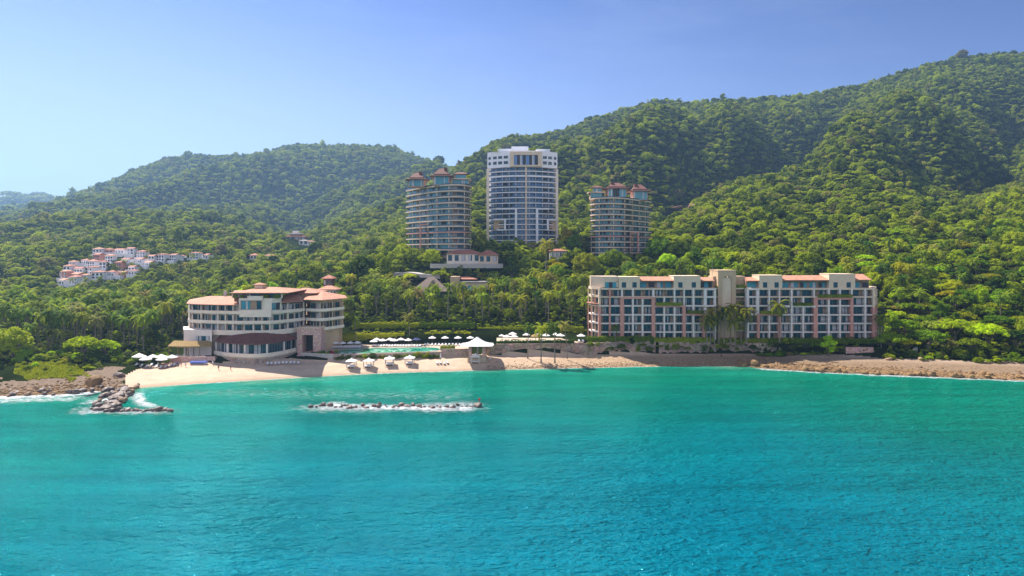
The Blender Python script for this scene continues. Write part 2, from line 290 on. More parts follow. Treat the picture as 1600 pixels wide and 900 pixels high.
# per column of the coast: distance inland -> ground height
def zr(py, Y, tree=9): return (Y, CZ+(HY-py)*Y/F-tree)
TC = {
 -700: [(224, 2.2), (240, 5), (265, 7), (300, 10), (430, 18), (480, 22), (600, 40), (950, 95), (1150, 80), (1800, 150), (3500, 330), (4500, 300), (7000, 200)],
 0:    [(224, 2.2), (238, 4.5), (265, 6), (300, 8), (340, 11), (430, 14), (480, 18), (600, 40), (800, 68), zr(334, 950, 27), (1150, 75), (1800, 120), zr(312, 3500), (4500, 250), (7000, 150)],
 70:   [(224, 2.2), (238, 4.5), (265, 6), (300, 8), (340, 11), (430, 14), (480, 17), (600, 45), (800, 74), zr(320, 950, 27), (1150, 90), (1800, 140), zr(306, 3500), (4500, 250), (7000, 150)],
 120:  [(224, 2.2), (238, 4.0), (265, 6), (300, 8), (340, 11), (430, 14), (480, 17), (600, 47), (660, 52), (800, 78), zr(314, 950, 27), (1150, 98), (1500, 130), zr(300, 2000), (2400, 200), (3500, 250), (7000, 150)],
 200:  [(224, 1.5), (235, 2.6), (262, 5), (300, 8), (340, 11), (430, 14), (490, 18), (600, 47), (660, 54), (800, 82), zr(314, 950, 27), (1150, 104), (1500, 150), zr(268, 1900), (2400, 220), (3500, 250), (7000, 150)],
 250:  [(240, 2.0), (250, 2.8), (262, 5.2), (300, 7), (340, 11), (430, 15), (490, 20), (600, 45), (660, 54), (800, 82), zr(316, 950, 27), (1150, 104), (1500, 160), zr(248, 1900), (2400, 230), (7000, 150)],
 300:  [(236, 1.5), (247, 3.2), (251, 5.2), (300, 6.5), (320, 11), (350, 14), (430, 16), (490, 20), (600, 42), (660, 50), (800, 78), zr(319, 940, 27), (1150, 104), (1500, 170), zr(238, 1900), (2400, 240), (7000, 150)],
 345:  [(240, 2.2), (247, 3.3), (250, 3.6), (254, 5.5), (300, 6.5), (320, 12), (350, 15), (430, 18), (490, 22), (600, 40), (700, 52), (800, 72), zr(325, 920, 27), (1150, 100), (1500, 170), zr(241, 1900), (2400, 240), (7000, 150)],
 410:  [(240, 2.0), (247, 3.3), (250, 3.6), (254, 5.5), (300, 6.5), (320, 12), (350, 16), (430, 22), (490, 27), (600, 38), (750, 55), zr(348, 880, 27), (1000, 70), (1200, 100), zr(235, 1900), (2400, 240), (7000, 150)],
 450:  [(245, 2.0), (252, 3.3), (258, 4.5), (266, 5.5), (300, 6.5), (320, 12), (350, 18), (430, 25), (490, 30), (600, 40), (750, 57), zr(366, 850, 27), (1000, 48), (1250, 78), (1500, 170), zr(223, 1900), (2400, 240), (7000, 150)],
 475:  [(248, 2.0), (256, 3.0), (260, 4.5), (266, 5.5), (300, 6.5), (320, 12), (350, 19), (430, 27), (490, 32), (600, 40), (750, 52), (900, 50), (1000, 45), (1250, 74), (1500, 165), zr(219, 1900), (2400, 240), (7000, 150)],
 510:  [(250, 2.2), (257, 3.0), (260, 4.4), (300, 7.5), (320, 14), (350, 21), (400, 27), (430, 29), (600, 42), (800, 62), zr(345, 1000, 16), (1100, 80), (1250, 80), (1500, 180), zr(225, 1900), (2400, 240), (7000, 150)],
 560:  [(249, 2.2), (258, 3.0), (260, 4.4), (287, 4.8), (290, 9), (300, 13), (320, 17), (350, 23), (400, 30), (430, 32), (600, 45), (800, 70), zr(320, 1080, 16), (1200, 100), (1500, 190), zr(223, 1900), (2400, 240), (7000, 150)],
 620:  [(252, 2.2), (261, 3.0), (263, 4.4), (287, 4.8), (290, 9), (300, 13), (320, 17), (350, 22), (380, 32), (400, 37), (430, 40), (600, 55), (800, 85), zr(306, 1080, 16), (1200, 120), (1500, 200), zr(231, 1900), (2400, 240), (7000, 150)],
 680:  [(255, 2.2), (265, 3.0), (267, 4.4), (288, 4.8), (290, 9), (300, 13), (320, 17), (350, 21), (366, 24), (380, 33), (392, 40), (410, 44), (460, 48), (600, 66), (800, 98), zr(300, 1050, 16), (1200, 140), (1500, 220), zr(252, 1900), (2400, 240), (7000, 150)],
 715:  [(257, 2.2), (266, 3.4), (268, 4.4), (288, 4.8), (290, 9), (300, 13), (320, 17), (350, 21), (366, 24), (380, 34), (392, 41), (410, 45), (460, 49), (600, 72), (800, 110), (1000, 160), zr(265, 1200), (1500, 220), zr(262, 1900), (2400, 240), (7000, 150)],
 760:  [(257, 2.2), (268, 3.6), (271, 4.4), (289, 4.8), (292, 9), (300, 12), (320, 16), (350, 20), (366, 24), (380, 33), (392, 41), (410, 46), (460, 51), (600, 78), (800, 122), (1000, 180), zr(230, 1200), (1500, 240), (2400, 240), (7000, 150)],
 800:  [(258, 2.4), (270, 3.2), (272, 6.6), (290, 7.4), (296, 10), (320, 16), (350, 20), (380, 31), (410, 44), (460, 52), (600, 80), (800, 128), (1000, 185), zr(223, 1200), (1500, 240), (2400, 240), (7000, 150)],
 850:  [(259, 2.4), (271, 3.2), (273, 6.8), (290, 7.6), (296, 10), (320, 16), (350, 21), (380, 30), (410, 42), (460, 51), (600, 80), (800, 132), (1000, 190), zr(214, 1200), (1500, 240), (2400, 240), (7000, 150)],
 920:  [(261, 2.4), (276, 3.0), (278.5, 8.2), (300, 8.6), (320, 17), (350, 22), (380, 31), (410, 41), (460, 51), (600, 85), (800, 145), (1000, 210), zr(184, 1210), (1500, 260), (2400, 240), (7000, 150)],
 1020: [(264, 1.8), (278.4, 3.0), (280.6, 8.2), (302, 8.6), (320, 20), (350, 28), (400, 39), (460, 52), (600, 82), (800, 146), (1000, 220), zr(150, 1230), (1500, 280), (2400, 240), (7000, 150)],
 1160: [(264, 1.8), (278.4, 3.0), (280.6, 8.2), (302, 8.6), (320, 22), (350, 31), (400, 43), (460, 56), (600, 84), (800, 145), (1000, 220), zr(153, 1250), (1500, 290), (2400, 240), (7000, 150)],
 1250: [(258, 1.8), (278.4, 3.0), (280.6, 8.2), (302, 8.6), (320, 22), (350, 31), (400, 43), (460, 57), (600, 88), (800, 148), (1000, 225), zr(146, 1270), (1500, 290), (2400, 240), (7000, 150)],
 1380: [(254, 1.6), (268, 3.0), (276, 6), (302, 10), (320, 20), (350, 30), (400, 43), (450, 58), (600, 90), (800, 155), (1000, 235), zr(115, 1290), (1500, 300), (2400, 240), (7000, 150)],
 1500: [(250, 1.6), (260, 3.0), (275, 6), (300, 13), (320, 20), (350, 29), (400, 45), (460, 66), (600, 96), (800, 165), (1000, 250), zr(85, 1300), (1500, 330), (2400, 240), (7000, 150)],
 1600: [(246, 1.6), (257, 3.0), (275, 6), (300, 13), (320, 20), (350, 30), (400, 48), (480, 76), (600, 104), (800, 175), (1000, 265), zr(73, 1300), (1500, 350), (2400, 240), (7000, 150)],
 1900: [(240, 1.6), (250, 3.0), (275, 6), (300, 13), (320, 21), (350, 31), (400, 50), (480, 82), (600, 120), (800, 195), (1000, 290), (1300, 400), (1500, 370), (2400, 240), (7000, 150)],
 2600: [(236, 2), (280, 8), (350, 31), (480, 70), (1000, 260), (1300, 350), (2400, 240), (7000, 150)],
}
GP = np.concatenate([np.linspace(-700, -60, 60), np.linspace(-52, 1652, 427), np.linspace(1665, 2600, 80)])
GY = np.concatenate([np.arange(196, 322, 1.0), np.exp(np.linspace(np.log(322.5), np.log(7000), 210))])
def build_height():
    cols = sorted(TC)
    A = np.zeros((len(cols), len(GY)))
    for i, c in enumerate(cols):
        ys = float(shoreY(c)); k = [(ys-30, -4.0), (ys, 0.0)]+[q for q in TC[c] if q[0] > ys+1]
        A[i] = np.interp(GY, [q[0] for q in k], [q[1] for q in k])
    Z = np.zeros((len(GP), len(GY)))
    for j in range(len(GY)): Z[:, j] = np.interp(GP, cols, A[:, j])
    # the shoreline itself follows its own finer table
    for i, p in enumerate(GP):
        ys = float(shoreY(p)); near = GY < ys+8
        ref = min(2.4, float(np.interp(ys+8, GY, Z[i]))); t = (GY-ys)/8
        Z[i] = np.where(near, np.where(t < 0, t*1.2, ref*np.abs(t)**.8), np.maximum(Z[i], np.where(GY < ys+20, ref, -9)))
    # smooth across columns inland
    Zs = Z.copy()
    for _ in range(14): Zs[1:-1] = (Zs[:-2]+2*Zs[1:-1]+Zs[2:])/4
    wgt = np.clip((GY-310)/60, 0, 1)
    Z = Z*(1-wgt)+Zs*wgt
    P, Yg = np.meshgrid(GP, GY, indexing='ij'); X = (P-CX)*Yg/F
    # relief: spurs running down towards the coast and to the left, gullies between them
    d = np.array([-.52, -.85]); c = X*(-d[1])+Yg*d[0]; l = X*d[0]+Yg*d[1]
    wx = 60*fbm(X/260, Yg/260, 40)
    def ridged(s, a, b, sd): return (1-np.abs(2*vnoise((c+wx)/a, l/b, sd)-1))**1.3*1.6-.6
    w2 = 70*fbm(X/330+7, Yg/330, 60)*2
    s1 = np.abs(np.sin(np.pi*(c+w2+.10*l)/270)); s2 = np.abs(np.sin(np.pi*(c+wx*1.3-.25*l)/118+1.1))
    rel = 125*(s1-.62)*(.55+.9*vnoise(c/400, l/300, 71))+48*(s2-.6)*(.4+1.2*vnoise(c/150, l/200, 72))+14*fbm(X/90, Yg/90, 3)*2
    amp = np.clip((Yg-430)/500, 0, 1)*np.clip(1.15-np.abs(Yg-1250)/1900, .25, 1)
    amp *= np.where(P > 690, np.clip((1230-Yg)/420, .05, 1), 1)
    amp *= np.where((P < 690) & (Yg > 1650), np.clip(np.abs(Yg-1900)/350, .15, 1), 1)
    amp *= np.clip(np.where(Yg < 1150, .16, .32)+(P-640)/200, .16, 1)
    Z = Z+rel*amp
    Z = Z+np.clip((Yg-1100)/600, 0, 1)*np.clip((700-P)/40, 0, 1)*165*(np.abs(np.sin(np.pi*(c*.9+w2*1.6+.2*l)/390+.6))-.6)*np.clip((1900-Yg)/520, .04, 1)
    Z += np.clip((Yg-310)/40, 0, 1)*2.5*fbm(X/28, Yg/28, 21)+np.clip((Yg-218)/40, 0, 1)*.25*fbm(X/6, Yg/6, 31)
    return X, Yg, Z
TX, TY, TZ = build_height()
def gz(px, Y):
    px = np.atleast_1d(np.asarray(px, float)); Y = np.atleast_1d(np.asarray(Y, float))
    i = np.clip(np.searchsorted(GP, px)-1, 0, len(GP)-2); j = np.clip(np.searchsorted(GY, Y)-1, 0, len(GY)-2)
    a = np.clip((px-GP[i])/(GP[i+1]-GP[i]), 0, 1); b = np.clip((Y-GY[j])/(GY[j+1]-GY[j]), 0, 1)
    return (TZ[i, j]*(1-a)+TZ[i+1, j]*a)*(1-b)+(TZ[i, j+1]*(1-a)+TZ[i+1, j+1]*a)*b
def g1(px, Y): return float(gz(px, Y)[0])
def gxy(x, Y): return g1(CX+x*F/Y, Y)
def hit(px, py, y0=210, y1=1400):
    Y = np.linspace(y0, y1, 3000); q = HY-(gz(np.full_like(Y, px), Y)-CZ)*F/Y
    k = np.argmax(q <= py); return float(Y[k])
# beach: back edge per column
BEACH = [(195, 232), (215, 241), (235, 250), (270, 253), (300, 250), (340, 250), (460, 258), (500, 258), (600, 262), (700, 268), (800, 271), (900, 273),
         (920, 275.5), (1000, 278), (1160, 278.3), (1250, 277), (1380, 267), (1500, 260), (1600, 257), (1900, 250)]
def beachY(px): return np.interp(px, [p for p, _ in BEACH], [q for _, q in BEACH], left=0)
def grid_obj(name, sel, material):
    nI, nJ = TX.shape; idx = np.arange(nI*nJ).reshape(nI, nJ)
    f = np.stack([idx[:-1, :-1], idx[1:, :-1], idx[1:, 1:], idx[:-1, 1:]], -1)[sel]
    used = np.unique(f); remap = np.full(nI*nJ, -1); remap[used] = np.arange(len(used))
    co = np.stack([TX.ravel(), TY.ravel(), TZ.ravel()], -1)[used]
    me = bpy.data.meshes.new(name); me.from_pydata(co.tolist(), [], remap[f].tolist()); me.materials.append(material)
    me.polygons.foreach_set('use_smooth', [True]*len(f)); me.update()
    return link(name, me)
PC = (GP[:-1]+GP[1:])/2; YC = (GY[:-1]+GY[1:])/2
PP, YY = np.meshgrid(PC, YC, indexing='ij')
EDGE = 190+26*(vnoise(YY/2.2, PP*0+3, 55)-.5)
is_beach = (PP > EDGE) & (YY < beachY(PP))
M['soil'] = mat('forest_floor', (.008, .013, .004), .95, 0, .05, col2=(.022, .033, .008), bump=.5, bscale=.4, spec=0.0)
ms = mat('beach_sand', (.48, .34, .235), .95, 0, .25, col2=(.60, .44, .32), bump=.5, bscale=1.3)
t = ms.node_tree; b = t.nodes['Principled BSDF']; src = b.inputs['Base Color'].links[0].from_socket
g = t.nodes.new('ShaderNodeNewGeometry'); sx = t.nodes.new('ShaderNodeSeparateXYZ'); t.links.new(g.outputs['Position'], sx.inputs[0])
mr = t.nodes.new('ShaderNodeMapRange'); mr.inputs['From Min'].default_value = .12; mr.inputs['From Max'].default_value = .7
t.links.new(sx.outputs['Z'], mr.inputs['Value'])
mx = t.nodes.new('ShaderNodeMix'); mx.data_type = 'RGBA'; t.links.new(mr.outputs[0], mx.inputs['Factor'])
mx.inputs['A'].default_value = (.36, .26, .17, 1); t.links.new(src, mx.inputs['B'])
# shingle and gravel further along the beach
gn = t.nodes.new('ShaderNodeTexNoise'); gn.inputs['Scale'].default_value = 1.4; gn.inputs['Detail'].default_value = 8; gn.inputs['Roughness'].default_value = .8
t.links.new(g.outputs['Position'], gn.inputs['Vector'])
gr = t.nodes.new('ShaderNodeValToRGB'); gr.color_ramp.elements[0].position = .42; gr.color_ramp.elements[0].color = (.20, .125, .07, 1)
gr.color_ramp.elements[1].position = .62; gr.color_ramp.elements[1].color = (.48, .33, .20, 1); t.links.new(gn.outputs[0], gr.inputs[0])
mg = t.nodes.new('ShaderNodeMapRange'); mg.inputs['From Min'].default_value = -30; mg.inputs['From Max'].default_value = 45; mg.inputs['To Max'].default_value = .95
t.links.new(sx.outputs['X'], mg.inputs['Value'])
mz = t.nodes.new('ShaderNodeMapRange'); mz.inputs['From Min'].default_value = 3.0; mz.inputs['From Max'].default_value = 2.1; t.links.new(sx.outputs['Z'], mz.inputs['Value'])
mm = t.nodes.new('ShaderNodeMath'); mm.operation = 'MULTIPLY'; t.links.new(mg.outputs[0], mm.inputs[0]); t.links.new(mz.outputs[0], mm.inputs[1])
m2 = t.nodes.new('ShaderNodeMix'); m2.data_type = 'RGBA'; t.links.new(mm.outputs[0], m2.inputs['Factor']); t.links.new(mx.outputs['Result'], m2.inputs['A']); t.links.new(gr.outputs[0], m2.inputs['B'])
mfar = t.nodes.new('ShaderNodeMapRange'); mfar.inputs['From Min'].default_value = 60; mfar.inputs['From Max'].default_value = 105; mfar.inputs['To Min'].default_value = 1; mfar.inputs['To Max'].default_value = .66; t.links.new(sx.outputs['X'], mfar.inputs['Value'])
hv = t.nodes.new('ShaderNodeHueSaturation'); t.links.new(m2.outputs['Result'], hv.inputs['Color']); t.links.new(mfar.outputs[0], hv.inputs['Value'])   # darker gravel towards the rocks on the right
t.links.new(hv.outputs[0], b.inputs['Base Color'])
M['sand'] = ms
is_shore = (PP <= EDGE) & (YY < shoreY(PP)+12+6*vnoise(PP/18, YY/6, 91)+np.clip((PP-120)/5, 0, 12))
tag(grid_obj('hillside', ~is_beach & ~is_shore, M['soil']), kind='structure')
tag(grid_obj('rocky_shore', is_shore, M['shore']), kind='structure')
tag(grid_obj('beach', is_beach, M['sand']), kind='structure')

# ------------------------------------------------------------------ sea
def make_sea():
    xs = np.concatenate([[-9000, -4000, -1500, -700], np.arange(-420, 424, 6.0), [700, 1500, 4000, 9000]])
    ys = np.concatenate([[-4000, -1500, -500, -100, 0, 40], np.arange(60, 300, 3.0), [400, 1000, 3000, 9000]])
    Xg, Yg = np.meshgrid(xs, ys, indexing='ij')
    px = CX+Xg*F/np.maximum(Yg, 30)
    dist = np.where((Yg > 30), shoreY(np.clip(px, -900, 2500))-Yg, 300)
    n = len(ys); idx = np.arange(Xg.size).reshape(Xg.shape)
    f = np.stack([idx[:-1, :-1], idx[1:, :-1], idx[1:, 1:], idx[:-1, 1:]], -1).reshape(-1, 4)
    me = bpy.data.meshes.new('sea'); me.from_pydata(np.stack([Xg.ravel(), Yg.ravel(), np.zeros(Xg.size)], -1).tolist(), [], f.tolist())
    at_ = me.attributes.new('offshore', 'FLOAT', 'POINT'); at_.data.foreach_set('value', dist.ravel().astype(np.float32))
    m = bpy.data.materials.new('sea_water'); m.use_nodes = True; t = m.node_tree; b = t.nodes['Principled BSDF']
    b.inputs['Roughness'].default_value = .06; b.inputs['IOR'].default_value = 1.33; b.inputs['Specular IOR Level'].default_value = .2
    a = t.nodes.new('ShaderNodeAttribute'); a.attribute_name = 'offshore'
    g = t.nodes.new('ShaderNodeNewGeometry')
    n0 = t.nodes.new('ShaderNodeTexNoise'); n0.inputs['Scale'].default_value = .02; n0.inputs['Detail'].default_value = 4
    t.links.new(g.outputs['Position'], n0.inputs['Vector'])
    ad = t.nodes.new('ShaderNodeMath'); ad.operation = 'MULTIPLY_ADD'; ad.inputs[1].default_value = 62; t.links.new(n0.outputs[0], ad.inputs[0]); t.links.new(a.outputs['Fac'], ad.inputs[2])
    mr = t.nodes.new('ShaderNodeMapRange'); mr.inputs['From Min'].default_value = 28; mr.inputs['From Max'].default_value = 178; t.links.new(ad.outputs[0], mr.inputs['Value'])
    r = t.nodes.new('ShaderNodeValToRGB'); e = r.color_ramp.elements
    e[0].position = 0; e[0].color = (.09, .28, .17, 1); e[1].position = 1; e[1].color = (.0, .145, .205, 1)
    for p, c in ((.05, (.008, .23, .145, 1)), (.16, (.0, .175, .105, 1)), (.42, (.0, .155, .115, 1)), (.72, (.0, .15, .165, 1))):
        q = e.new(p); q.color = c
    t.links.new(mr.outputs[0], r.inputs[0])
    # waves: three scales of ripples
    last = None
    for sc, st, di, stretch in ((.12, .8, 1.0, (.6, 1.5, 1)), (.42, 1.0, .85, (.7, 1.5, 1)), (1.3, .9, .42, (.8, 1.3, 1))):
        mp = t.nodes.new('ShaderNodeMapping'); mp.inputs['Scale'].default_value = stretch; mp.inputs['Rotation'].default_value = (0, 0, R(12)); t.links.new(g.outputs['Position'], mp.inputs[0])
        n = t.nodes.new('ShaderNodeTexNoise'); n.inputs['Scale'].default_value = sc; n.inputs['Detail'].default_value = 3; n.inputs['Roughness'].default_value = .55; n.inputs['Distortion'].default_value = .4
        t.links.new(mp.outputs[0], n.inputs['Vector'])
        bp = t.nodes.new('ShaderNodeBump'); bp.inputs['Strength'].default_value = st; bp.inputs['Distance'].default_value = di*2
        t.links.new(n.outputs[0], bp.inputs['Height'])
        if last: t.links.new(last.outputs[0], bp.inputs['Normal'])
        last = bp
    t.nodes.remove(b); out = t.nodes['Material Output']
    mpw = t.nodes.new('ShaderNodeMapping'); mpw.inputs['Scale'].default_value = (.25, 1.6, 1); t.links.new(g.outputs['Position'], mpw.inputs[0])
    nw = t.nodes.new('ShaderNodeTexNoise'); nw.inputs['Scale'].default_value = .06; nw.inputs['Detail'].default_value = 7; nw.inputs['Roughness'].default_value = .68; t.links.new(mpw.outputs[0], nw.inputs['Vector'])
    vw = t.nodes.new('ShaderNodeMapRange'); vw.inputs['From Min'].default_value = .3; vw.inputs['From Max'].default_value = .7; vw.inputs['To Min'].default_value = .72; vw.inputs['To Max'].default_value = 1.3; t.links.new(nw.outputs[0], vw.inputs['Value'])
    hv = t.nodes.new('ShaderNodeHueSaturation'); t.links.new(r.outputs[0], hv.inputs['Color']); t.links.new(vw.outputs[0], hv.inputs['Value'])
    df = t.nodes.new('ShaderNodeBsdfDiffuse'); t.links.new(hv.outputs[0], df.inputs['Color']); t.links.new(last.outputs[0], df.inputs['Normal'])
    gl = t.nodes.new('ShaderNodeBsdfGlossy'); gl.inputs['Color'].default_value = (.16, .80, 1, 1); gl.inputs['Roughness'].default_value = .06; t.links.new(last.outputs[0], gl.inputs['Normal'])
    fr = t.nodes.new('ShaderNodeFresnel'); fr.inputs['IOR'].default_value = 1.36; t.links.new(last.outputs[0], fr.inputs['Normal'])
    ms_ = t.nodes.new('ShaderNodeMixShader'); t.links.new(fr.outputs[0], ms_.inputs[0]); t.links.new(df.outputs[0], ms_.inputs[1]); t.links.new(gl.outputs[0], ms_.inputs[2]); t.links.new(ms_.outputs[0], out.inputs[0])
    me.materials.append(m)
    tag(link('sea', me), kind='structure')
make_sea()

# ------------------------------------------------------------------ Foam on the water as thin broken sheets; one sheet paints sun glints
def foam_and_glints_mat():
    m = bpy.data.materials.new('sea_foam_and_glints'); m.use_nodes = True; t = m.node_tree; b = t.nodes['Principled BSDF']
    b.inputs['Base Color'].default_value = (.66, .68, .70, 1); b.inputs['Roughness'].default_value = .9
    a = t.nodes.new('ShaderNodeAttribute'); a.attribute_name = 'thick'
    g = t.nodes.new('ShaderNodeNewGeometry'); n = t.nodes.new('ShaderNodeTexNoise'); n.inputs['Scale'].default_value = .8; n.inputs['Detail'].default_value = 9; n.inputs['Roughness'].default_value = .78
    mp = t.nodes.new('ShaderNodeMapping'); mp.inputs['Scale'].default_value = (.6, 1.3, 1); t.links.new(g.outputs['Position'], mp.inputs[0]); t.links.new(mp.outputs[0], n.inputs['Vector'])
    s = t.nodes.new('ShaderNodeMath'); s.operation = 'MULTIPLY_ADD'; s.inputs[1].default_value = .62; t.links.new(a.outputs['Fac'], s.inputs[0]); n3 = t.nodes.new('ShaderNodeMath'); n3.operation = 'MULTIPLY_ADD'; n3.inputs[1].default_value = 2.0; n3.inputs[2].default_value = -.5; t.links.new(n.outputs[0], n3.inputs[0]); t.links.new(n3.outputs[0], s.inputs[2])
    r = t.nodes.new('ShaderNodeMapRange'); r.inputs['From Min'].default_value = .78; r.inputs['From Max'].default_value = 1.35; r.inputs['To Max'].default_value = .92; t.links.new(s.outputs[0], r.inputs['Value'])
    t.links.new(r.outputs[0], b.inputs['Alpha'])
    return m
M['foam_and_glints'] = foam_and_glints_mat()
def foam_and_glints(path, wa, wb, strength=1.0, z=.04):
    """path of (px, Y); wa metres seawards (towards the viewer), wb metres landwards"""
    pts = []
    for (p0, y0), (p1, y1) in zip(path, path[1:]):
        k = max(2, int(math.dist(XY(p0, y0), XY(p1, y1))/2))
        pts += [XY(p0+(p1-p0)*i/k, y0+(y1-y0)*i/k) for i in range(k)]
    pts.append(XY(*path[-1])); N = len(pts); rows = [-1, -.6, -.25, 0, .3, .65, 1]
    vs = []; th = []; fs = []
    for i, (x, y) in enumerate(pts):
        a = pts[max(0, i-1)]; c = pts[min(N-1, i+1)]; d = Vector((c[0]-a[0], c[1]-a[1])); d.normalize(); n = Vector((-d.y, d.x))
        wob = .6+1.0*float(vnoise(x/6, y/6, 77)); end = min(1, i/4, (N-1-i)/4)
        for r in rows:
            k = r*(wa if r < 0 else wb)*wob; vs.append((x+n.x*k, y+n.y*k, z)); th.append((1-abs(r)**1.5)*strength*end)
    m = len(rows)
    for i in range(N-1):
        for j in range(m-1): fs.append((i*m+j, (i+1)*m+j, (i+1)*m+j+1, i*m+j+1))
    me = bpy.data.meshes.new('foam_and_glints'); me.from_pydata(vs, [], fs); me.materials.append(M['foam_and_glints'])
    q = me.attributes.new('thick', 'FLOAT', 'POINT'); q.data.foreach_set('value', th)
    return tag(link('foam_and_glints', me), kind='stuff')
def sh(px, off=0): return (px, float(shoreY(px))+off)
foam_and_glints([sh(p, -.3) for p in range(228, 1176, 12)], 1.6, 1.0, .8)
foam_and_glints([sh(p, -1.5) for p in range(1170, 1640, 10)], 3.2, 1.8, .95)
foam_and_glints([sh(p, -1.5) for p in range(-80, 176, 8)], 6.0, 7.0, 1.15, .12)
foam_and_glints([(120, 207), (150, 207), (165, 204), (180, 198)], 10, 8, 1.15)
foam_and_glints([(90, 188), (130, 188.5), (170, 189.5), (210, 189.5), (285, 189.5)], 5.0, 4.0, 1.1)
foam_and_glints([(268, 192), (240, 195), (222, 201), (216, 210), (224, 220)], 2.5, 4, 1.0)
foam_and_glints([(462, 197), (500, 195.2), (560, 194), (620, 193.5), (680, 193.6), (725, 194.5), (775, 195)], 5.5, 7.5, 1.3)
foam_and_glints([(430, 196), (480, 193), (540, 191), (600, 191), (660, 192), (740, 194), (790, 196)], 7, 9, .62)
foam_and_glints([(105, 196), (135, 193), (160, 190), (200, 188), (260, 188.5), (310, 190)], 7, 8, .68)
foam_and_glints([(-60, 204), (0, 203), (60, 204), (110, 205), (150, 203)], 7, 9, .8)
foam_and_glints([(250, 212), (330, 214), (420, 213), (520, 212), (620, 210), (760, 208)], 12, 14, .43)  # sparse white flecks in place of sun glints on the cove water
foam_and_glints([(448, 219), (475, 219), (500, 219.5)], 1.6, 1.6, 1.0)
foam_and_glints([(1155, 258), (1180, 255)], 1.5, 1.5, .8)
# ------------------------------------------------------------------ shared building parts
WCACHE = {}
def window_mesh(w, h, style, seed=0):
    """glazed opening in the x-z plane (origin bottom left, looking along +y): frame, mullions, glass, part of it a plain wall panel"""
    key = (round(w, 1), round(h, 1), style, seed)
    if key in WCACHE: return WCACHE[key]
    m = MB(); t = .07; rr = random.Random(seed*7+int(w*10))
    wall = 0
    if style == 'room':                                  # sliding doors and a strip of painted wall
        wall = w*rr.choice([.0, .22, .3, .36]); side = rr.random() < .5
        x0, x1 = (wall, w) if side else (0, w-wall)
        if wall: m.box(*((0, wall-.01) if side else (w-wall+.01, w)), .0, .12, 0, h, 2)
        k = 2
    elif style == 'band':
        x0, x1 = 0, w; k = max(2, int(w/1.6))
    else:
        x0, x1 = 0, w; k = max(1, int(w/1.3))
    m.box(x0, x1, .0, .1, 0, t, 1); m.box(x0, x1, 0, .1, h-t, h, 1)
    s = (x1-x0)/k
    for i in range(k+1): m.box(max(x0, x0+i*s-t/2), min(x1, x0+i*s+t/2), .002, .098, t, h-t, 1)
    for i in range(k):
        a, c = x0+i*s+t/2, x0+(i+1)*s-t/2
        q_ = rr.random()
        if style in ('band', 'teal') and q_ < .16: m.box(a, c, .025, .038, t, h-t, 2)
        elif q_ < .34: m.box(a, a+(c-a)*rr.uniform(.35, .9), .025, .038, t, h-t, 3)
    m.box(x0+.003, x1-.003, .04, .07, t*.5, h-t*.5, 0)
    g = {'room': 'glass', 'band': 'blueglass', 'teal': 'teal', 'plain': 'glass', 'tealband': 'teal'}[style]
    mats = [M[g], M['frame'], M['interior' if style == 'room' else 'dark'], M['curtain']]; res = []
    for nm, pick in (('window', (1, 2, 3)), ('pane', (0,))):
        q = MB()
        for f, i in zip(m.f, m.m):
            if i in pick: q.add([m.v[k] for k in f], [tuple(range(len(f)))], i)
        o = q.build(nm, mats); res.append(o.data); bpy.data.objects.remove(o)
    WCACHE[key] = res
    return res
def put_window(parent, p, q, z0, z1, style='room', seed=0, name='window', out=0.0):
    """window standing on the ground line p -> q (left to right as seen from the sea)"""
    d = Vector((q[0]-p[0], q[1]-p[1])); w = d.length
    wm, pm = window_mesh(w, z1-z0, style, seed); o = link(name, wm, parent); link('pane', pm, o); rl = root_loc(parent)
    d.normalize(); n = Vector((-d.y, d.x))
    o.location = (p[0]+n.x*out-rl.x, p[1]+n.y*out-rl.y, z0-rl.z); o.rotation_euler = (0, 0, math.atan2(d.y, d.x)); return o
def offset(path, k):
    """open polyline moved k metres to its left (inland for a left-to-right front)"""
    out = []
    for i, p in enumerate(path):
        a = path[max(0, i-1)]; c = path[min(len(path)-1, i+1)]
        d = Vector((c[0]-a[0], c[1]-a[1])); d.normalize(); out.append((p[0]-d.y*k, p[1]+d.x*k))
    return out
def resample(path, n):
    L = [0]
    for a, c in zip(path, path[1:]): L.append(L[-1]+math.dist(a, c))
    s = np.linspace(0, L[-1], n); return list(zip(np.interp(s, L, [p[0] for p in path]), np.interp(s, L, [p[1] for p in path])))
def smooth_path(path, n):
    p = resample(path, n*2)
    for _ in range(n//3):
        p = [p[0]]+[((a[0]+2*c[0]+e[0])/4, (a[1]+2*c[1]+e[1])/4) for a, c, e in zip(p, p[1:], p[2:])]+[p[-1]]
    return resample(p, n)
def strip_poly(front, depth):            # closed outline: front path plus the same path pushed inland
    return list(front)+list(reversed(offset(front, depth)))
def wall_along(m, path, t, z0, z1, mi=0, out=0.0):
    a = offset(path, out); c = offset(path, out+t); n = len(path)
    vs = [(x, y, z) for z in (z0, z1) for L in (a, c) for x, y in L]
    fs = []
    for i in range(n-1):
        f0, f1, b0, b1 = i, i+1, n+i, n+i+1
        fs += [(f0, f1, 2*n+f1, 2*n+f0), (b1, b0, 2*n+b0, 2*n+b1), (2*n+f0, 2*n+f1, 2*n+b1, 2*n+b0), (f0, b0, b1, f1)]
    fs += [(0, 2*n, 3*n, n), (n-1, 2*n-1, 4*n-1, 3*n-1)]
    m.add(vs, fs, mi)

